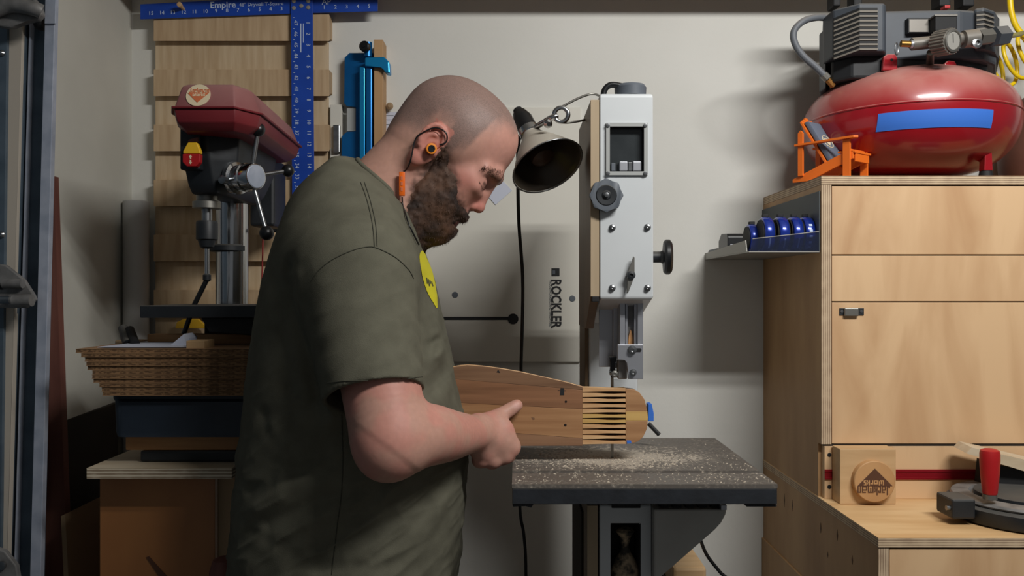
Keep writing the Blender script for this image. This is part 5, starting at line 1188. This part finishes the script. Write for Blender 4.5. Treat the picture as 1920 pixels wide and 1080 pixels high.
mat('brow', (84, 58, 46), .8)
def hairs(name, crv, n, spread, ln, dvec, seed, m_='beard'):
    rg = np.random.default_rng(seed); bm = bmesh.new(); C_ = catmull([Vector(p) for p in crv], 8)
    for k in range(n):
        p = C_[int(rg.integers(0, len(C_)))]; u, v, w_ = p[0] + rg.normal(0, spread * .4), p[1] + rg.normal(0, spread), p[2]
        sg = -1 if w_ < 0 else 1; h = body_bvh.find_nearest(H(u, v, w_))
        if h[0] is None: continue
        b0 = h[0]; d = (HF * dvec[0] + HU * (dvec[1] + rg.normal(0, .25)) + HY * (dvec[2] * sg) + h[1] * .25).normalized(); l_ = ln * rg.uniform(.6, 1.2); sd_ = d.cross(h[1]).normalized() * .00032
        bm.faces.new([bm.verts.new(q) for q in (b0 - sd_, b0 + sd_, b0 + d * l_ * .6 + sd_ * .6 + h[1] * .0004, b0 + d * l_ + h[1] * .0003)])
    return mk(name, bm, m_, man)
for s in (-1, 1):
    hairs('eyebrow', [(112, 21, 58 * s), (124, 27, 46 * s), (134, 31, 30 * s), (140, 30, 14 * s)], 420, 3.0, .0045, (-.5, .25, .8), 5, 'brow')
    hairs('eyelashes', [(116, -3, 50 * s), (124, -5, 42 * s), (130, -6, 32 * s), (130, -4, 20 * s)], 70, .5, .0024, (.8, -.5, .1), 6, 'brow')

# T-shirt
rows = [(306, 640, 652, .03), (314, 630, 662, .055), (325, 620, 680, .080), (345, 600, 708, .105), (370, 578, 732, .130), (400, 560, 756, .155), (440, 540, 778, .178), (480, 523, 796, .190), (520, 510, 811, .194),
        (560, 502, 820, .196), (600, 495, 829, .198), (650, 487, 841, .20), (700, 480, 853, .202), (750, 474, 866, .205), (800, 468, 875, .207), (850, 461, 877, .208), (900, 456, 873, .208), (950, 452, 868, .208),
        (1000, 449, 865, .207), (1040, 447, 866, .206), (1075, 449, 858, .20), (1100, 452, 850, .198), (1130, 455, 846, .196)]
T = Grid((-.52, 1.12, .845), (.02, 1.76, 1.66), .0030)
zz_ = np.array([Z_(r[0], YM) for r in rows])[::-1]; xl = np.array([X_(r[1], YM) for r in rows])[::-1]; xr = np.array([X_(r[2], YM) for r in rows])[::-1]; hw_ = np.array([r[3] for r in rows])[::-1]
z = T.ax[2]; def_ = lambda a: np.interp(z, zz_, a).astype(np.float32)
sm = lambda a: np.convolve(np.pad(a, 6, 'edge'), np.ones(13) / 13, 'valid').astype(np.float32)
XL, XR, HWd = sm(def_(xl)), sm(def_(xr)), sm(def_(hw_))
cxm, ax_, = (XL + XR) / 2, (XR - XL) / 2
x = T.ax[0][:, None, None]; yv = T.ax[1][None, :, None]
e = np.abs((x - cxm) / ax_) ** 2.3 + np.abs((yv - YM) / HWd) ** 2.3
ee = e ** (1 / 2.3); dT = (ee - 1) * np.minimum(ax_, HWd)
top = z[None, None, :] - Z_(309, YM)
T.F = np.maximum(dT, top).astype(np.float32)
# shoulders
T.cap(P(655, 420, YM - .03), .085, P(672, 500, 1.275), .080, .06); T.cap(P(655, 420, YM + .03), .085, Vector((-.27, 1.605, 1.43)), .080, .06)
# hem at the bottom
hemz = Z_(1078, YM)
hemp = hemz + .00 + .05 * (x - X_(840, YM)) * 1.0
T.F = np.maximum(T.F, (hemp - z[None, None, :]).astype(np.float32))
inner = (ee - 1) * np.minimum(ax_, HWd) + .006
T.F = np.where(z[None, None, :] < hemz + .03, np.maximum(T.F, -inner), T.F).astype(np.float32)
del e, ee, dT, inner
# folds pressed into the cloth near the camera side
pxg = CX + T.ax[0][:, None] / 1.25 * F; pyg = CY + (ZC - T.ax[2][None, :]) / 1.25 * F
def fold(pts, wpx, amp):
    d = np.full((len(T.ax[0]), len(T.ax[2])), 1e9)
    for (a, b) in zip(pts, pts[1:]):
        ex, ey = b[0] - a[0], b[1] - a[1]; t = np.clip(((pxg - a[0]) * ex + (pyg - a[1]) * ey) / (ex * ex + ey * ey), 0, 1)
        d = np.minimum(d, np.hypot(pxg - a[0] - t * ex, pyg - a[1] - t * ey))
    return amp * np.exp(-(d / wpx) ** 2)
f_ = 0
for pts, wpx, amp in (([(505, 985), (560, 955), (627, 925), (660, 915)], 9, .006), ([(640, 1020), (690, 1003), (733, 981), (817, 935)], 10, .007), ([(700, 1035), (750, 1005), (800, 965)], 8, .004), ([(465, 930), (511, 905)], 9, .005),
                      ([(488, 780), (500, 812), (520, 838)], 8, .005), ([(545, 725), (565, 752), (600, 770)], 11, .008), ([(520, 880), (580, 870), (640, 880)], 14, .004), ([(470, 1000), (540, 1030), (600, 1060)], 12, .004),
                      ([(548, 500), (552, 560), (566, 610), (590, 670), (600, 740)], 9, .010), ([(790, 520), (792, 600), (798, 660)], 8, .006), ([(795, 652), (806, 646)], 5, .006), ([(800, 740), (830, 705)], 9, .005), ([(560, 1060), (640, 1050), (720, 1060)], 10, .003),
                      ([(523, 540), (530, 620), (545, 690)], 12, .004), ([(830, 890), (850, 960), (856, 1020)], 8, .004)):
    f_ = f_ + fold(pts, wpx * 1.7, amp * .9) - fold([(p[0] + 16, p[1] + 20) for p in pts], wpx * 2.0, amp * .7)
T.F += (f_[:, None, :] * sstep(YM - .02, YM - .10, yv)).astype(np.float32)
# sleeves: cone cut off at the hem, hollowed
def sleeve(p0, r0, p1, r1, ripple):
    p0 = np.array(p0, np.float32); p1 = np.array(p1, np.float32); d = p1 - p0; L_ = float(np.linalg.norm(d)); n_ = d / L_; pe = p1 + n_ * .06
    sl, x, y, z = T.win(np.minimum(p0, pe) - .1, np.maximum(p0, pe) + .1, .02)
    t = (x - p0[0]) * n_[0] + (y - p0[1]) * n_[1] + (z - p0[2]) * n_[2]; tc_ = np.clip(t, 0, 1e9)
    q = np.sqrt((x - p0[0] - tc_ * n_[0]) ** 2 + (y - p0[1] - tc_ * n_[1]) ** 2 + (z - p0[2] - tc_ * n_[2]) ** 2)
    rr = r0 + (r1 - r0) * np.clip(t / L_, 0, 1.2) + ripple * (np.sin(t * 150 + (x - p0[0]) * 60 + 1.5 * np.sin(y * 70)) * sstep(.04, .12, t))
    T.comb(sl, np.maximum(q - rr, t - L_), .028)
    T.F[sl] = np.maximum(T.F[sl], -np.maximum(q - rr + .0075, np.maximum(L_ - .045 - t, t - L_ - .03)))
sleeve(P(671, 520, 1.268), .0865, P(702, 741, 1.195), .0725, .0011)
sleeve(Vector((-.27, 1.605, 1.42)), .085, Vector((-.235, 1.665, 1.225)), .0705, .0011)
# neck opening
na, nb = Vector(P(800, 265, YM)), Vector(P(690, 410, YM)); nd = (na - nb).normalized()
T.cap(nb + nd * .015, 78 * S_, na, 74 * S_, .004, True); T.cap(P(720, 400, YM), 70 * S_, P(800, 350, YM), 66 * S_, .01, True)
tv, tq = T.mesh(); del T
tv = tv + 0
n3_ = (vnoise(tv, 14.) - .5) * .004; tv[:, 1] += n3_ * (tv[:, 1] < YM) ; tv[:, 0] += (vnoise(tv, 11.) - .5) * .003
ca_, sa_ = math.cos(.55), math.sin(.55); q_ = np.stack([(tv[:, 0] * ca_ + tv[:, 2] * sa_) * 9, tv[:, 1] * 12, (-tv[:, 0] * sa_ + tv[:, 2] * ca_) * 34], 1)
rn = 1 - np.abs(vnoise(q_, 1.) * 2 - 1); rn2 = 1 - np.abs(vnoise(q_ * 1.9 + 7.7, 1.) * 2 - 1)
am = .0035 * sstep(1.30, 1.12, tv[:, 2]) + .0012; wv_ = am * (rn ** 2 + .5 * rn2 ** 2 - .6)
rad = tv - np.stack([np.full(len(tv), X_(660, YM)), np.full(len(tv), YM), tv[:, 2]], 1); rad /= np.linalg.norm(rad, axis=1)[:, None] + 1e-9
tv += rad * wv_[:, None]
m = mat('shirt', (94, 92, 79), .9, rgb2=(103, 101, 87), scale=30, bump=.25, bscale=900, spec=.15)
me = vq_mesh('t_shirt', tv, tq); shirt = finish('t_shirt', me, 'shirt', man, True)
sh_bvh = BVHTree.FromPolygons([tuple(p) for p in tv], [tuple(int(i) for i in f) for f in tq])
eye = Vector((0, 0, ZC))
def on_shirt(px, py, lift=.0006, bvh=None):
    d = (P(px, py, 1.0) - eye).normalized(); h = (bvh or sh_bvh).ray_cast(eye, d)
    return None if h[0] is None else h[0] + h[1] * (lift if h[1].dot(d) < 0 else -lift)
mat('seam', (60, 60, 49), .9)
def seam(pts, r=.0007, name='seam'):
    q = [on_shirt(v.x, v.y, .0005) for v in catmull([Vector((a, b, 0)) for a, b in pts], 8)]; q = [a for a in q if a is not None]
    if len(q) > 2: tube(name, q, r, 'seam', shirt, 5)
seam([(676, 342), (688, 376), (698, 420), (702, 462)]); seam([(683, 342), (694, 376), (704, 420), (707, 462)])
seam([(775, 522), (765, 505), (740, 482), (708, 466), (690, 463), (660, 470), (625, 486), (600, 505), (585, 525)])
seam([(613, 718), (660, 714), (740, 712), (792, 706)], .0006); seam([(640, 760), (643, 860), (640, 930), (632, 990), (622, 1078)], .0006)
# collar ribbing along the neck opening
ca, cb, _ = frame_of(nd); ring = []
for k in range(72):
    t = 2 * math.pi * k / 72; o_ = na + nd * .02 + (ca * math.cos(t) + cb * math.sin(t)) * (80.5 * S_)
    h = sh_bvh.ray_cast(o_, -nd)
    if h[0] is not None: ring.append(h[0] + nd * .001)
ring = [sum((ring[(i + j) % len(ring)] for j in (-2, -1, 0, 1, 2)), Vector()) / 5 for i in range(len(ring))]
bm = bmesh.new(); bm_tube(bm, ring, .0046, 8, True); mk('collar', bm, 'shirt', shirt, True)
# chest print
mat('print_yellow', (206, 196, 34), .8); mat('print_dark', (74, 76, 48), .8)
def patch(name, y0, y1, z0, z1, m_, inside, n=22, lift=.0008):
    bm = bmesh.new(); g_ = {}
    for i in range(n + 1):
        for j in range(n + 1):
            yy, zz1 = y0 + (y1 - y0) * i / n, z0 + (z1 - z0) * j / n; h = sh_bvh.ray_cast(Vector((.2, yy, zz1)), Vector((-1, 0, 0)))
            if h[0] is not None and h[0].x > -.4: g_[i, j] = bm.verts.new(h[0] + Vector((lift, 0, 0)) + Vector((0, -lift, 0)))
    for i in range(n):
        for j in range(n):
            if all(q in g_ for q in ((i, j), (i + 1, j), (i + 1, j + 1), (i, j + 1))) and inside((i + .5) / n, (j + .5) / n): bm.faces.new([g_[q] for q in ((i, j), (i + 1, j), (i + 1, j + 1), (i, j + 1))])
    return mk(name, bm, m_, shirt, True)
pz0, pz1 = Z_(577, 1.40), Z_(470, 1.40)
patch('shirt_print', 1.325, 1.475, pz0, pz1, 'print_yellow', lambda a, b: abs(a - .5) < .5 * min(1, .10 + b * 1.15) * (1 if b < .72 else max(.0, math.sqrt(max(0, 1 - ((b - .72) / .28) ** 2)))), 80)
for q in range(4): patch('print_lettering', 1.372 + .010 * q, 1.379 + .010 * q, pz0 + .040 - .004 * (q % 2), pz0 + .050 - .002 * q, 'print_dark', lambda a, b: True, 3, .0013)

# trousers, belt line and shoes below the frame
K = Grid((-.50, 1.15, -.01), (.03, 1.74, 1.02), .008)
K.ell(P(655, 1060, YM), (.170, .185, .13), None, 0)
for s in (-1, 1):
    K.cap((-.28, YM + .09 * s, .86), .105, (-.275, YM + .105 * s, .50), .078, .05); K.cap((-.275, YM + .105 * s, .50), .078, (-.29, YM + .115 * s, .085), .062, .03)
kv, kq = K.mesh(); kv[:, 2] = np.maximum(kv[:, 2], .03)
mat('trousers', (84, 66, 52), .85, rgb2=(72, 56, 44), scale=40, bump=.2, bscale=500)
finish('trousers', vq_mesh('trousers', kv, kq), 'trousers', man, True)
for s in (-1, 1):
    K = Grid((-.42, YM + .115 * s - .07, -.02), (-.08, YM + .115 * s + .07, .16), .006)
    K.cap((-.33, YM + .115 * s, .045), .042, (-.16, YM + .115 * s, .036), .036, 0); K.cap((-.30, YM + .115 * s, .05), .045, (-.30, YM + .115 * s, .12), .046, .03)
    K.F = np.maximum(K.F, (.0 - K.ax[2])[None, None, :].astype(np.float32) + .0005)
    sv, sq = K.mesh(); finish('boot', vq_mesh('boot', sv, sq), 'matte_black', man, True)

# earphones
mat('bud_orange', (238, 140, 36), .4); mat('remote_orange', (240, 108, 20), .4)
ep = root('earphones', P(806, 275, 1.35), 'orange and black in-ear headphones with an orange inline remote on the cable', 'earphones')
ec = H(22, -8, -92); ed = Vector((.25, -1, -.1)).normalized()
lathe('earbud', ec - ed * .008, ed, [(.006, 0), (.0085, .003), (.0092, .010), (.0085, .013), (.0050, .0135)], 'bud_orange', ep, 24)
lathe('earbud_cap', ec + ed * .0052, ed, [(.0058, 0), (.0055, .0012), (.003, .0012), (.003, .0006), (0, .0006)], 'black_plastic', ep, 20)
lathe('ear_tip', ec - ed * .012, ed, [(.004, 0), (.0078, .002), (.0078, .005)], 'matte_black', ep, 16)
def skin_at(px, py, lift): return on_shirt(px, py, lift, body_bvh)
cab = [H(30, 6, -93), H(36, 18, -92), H(26, 30, -94), H(6, 26, -94), H(-6, 6, -95), H(-10, -12, -92)]
tail = [(772, 300), (762, 318)]
for (a, b) in tail: cab.append(skin_at(a, b, .004) or P(a, b, 1.37))
r0_ = skin_at(755, 330, .006) or P(755, 330, 1.36); r1_ = P(754, 366, r0_.y + .004)
tube('cable', cab + [r0_ + Vector((.001, 0, .008))], .0013, 'black_plastic', ep, 8, sub=6)
bmr = bmesh.new(); mid_ = (P(755, 323, r0_.y) + P(754, 368, r0_.y)) / 2
bm_box(bmr, mid_.x - .0046, mid_.x + .0046, r0_.y - .0075, r0_.y - .0005, Z_(368, r0_.y), Z_(323, r0_.y), .0012); mk('inline_remote', bmr, 'remote_orange', ep, 40)
for q in range(3): box('remote_button', mid_.x - .0018, mid_.x + .0018, r0_.y - .0082, r0_.y - .0076, mid_.z - .012 + .009 * q, mid_.z - .006 + .009 * q, 'orange_ink', ep, .0003)
low_ = [P(754, 370, r0_.y - .003)]
for (a, b) in ((754, 384), (757, 402), (762, 418), (768, 432), (775, 446), (782, 460)):
    q = on_shirt(a, b, .003, body_bvh); q2 = on_shirt(a, b, .003); c = [v for v in (q, q2) if v is not None]
    if c: low_.append(min(c, key=lambda v: v.y))
tube('cable', low_, .0013, 'black_plastic', ep, 8, sub=4)
tube('cable', [P(797, 452, YM), P(797, 470, YM - .002), P(796, 482, YM - .004)], .0013, 'black_plastic', ep, 8)
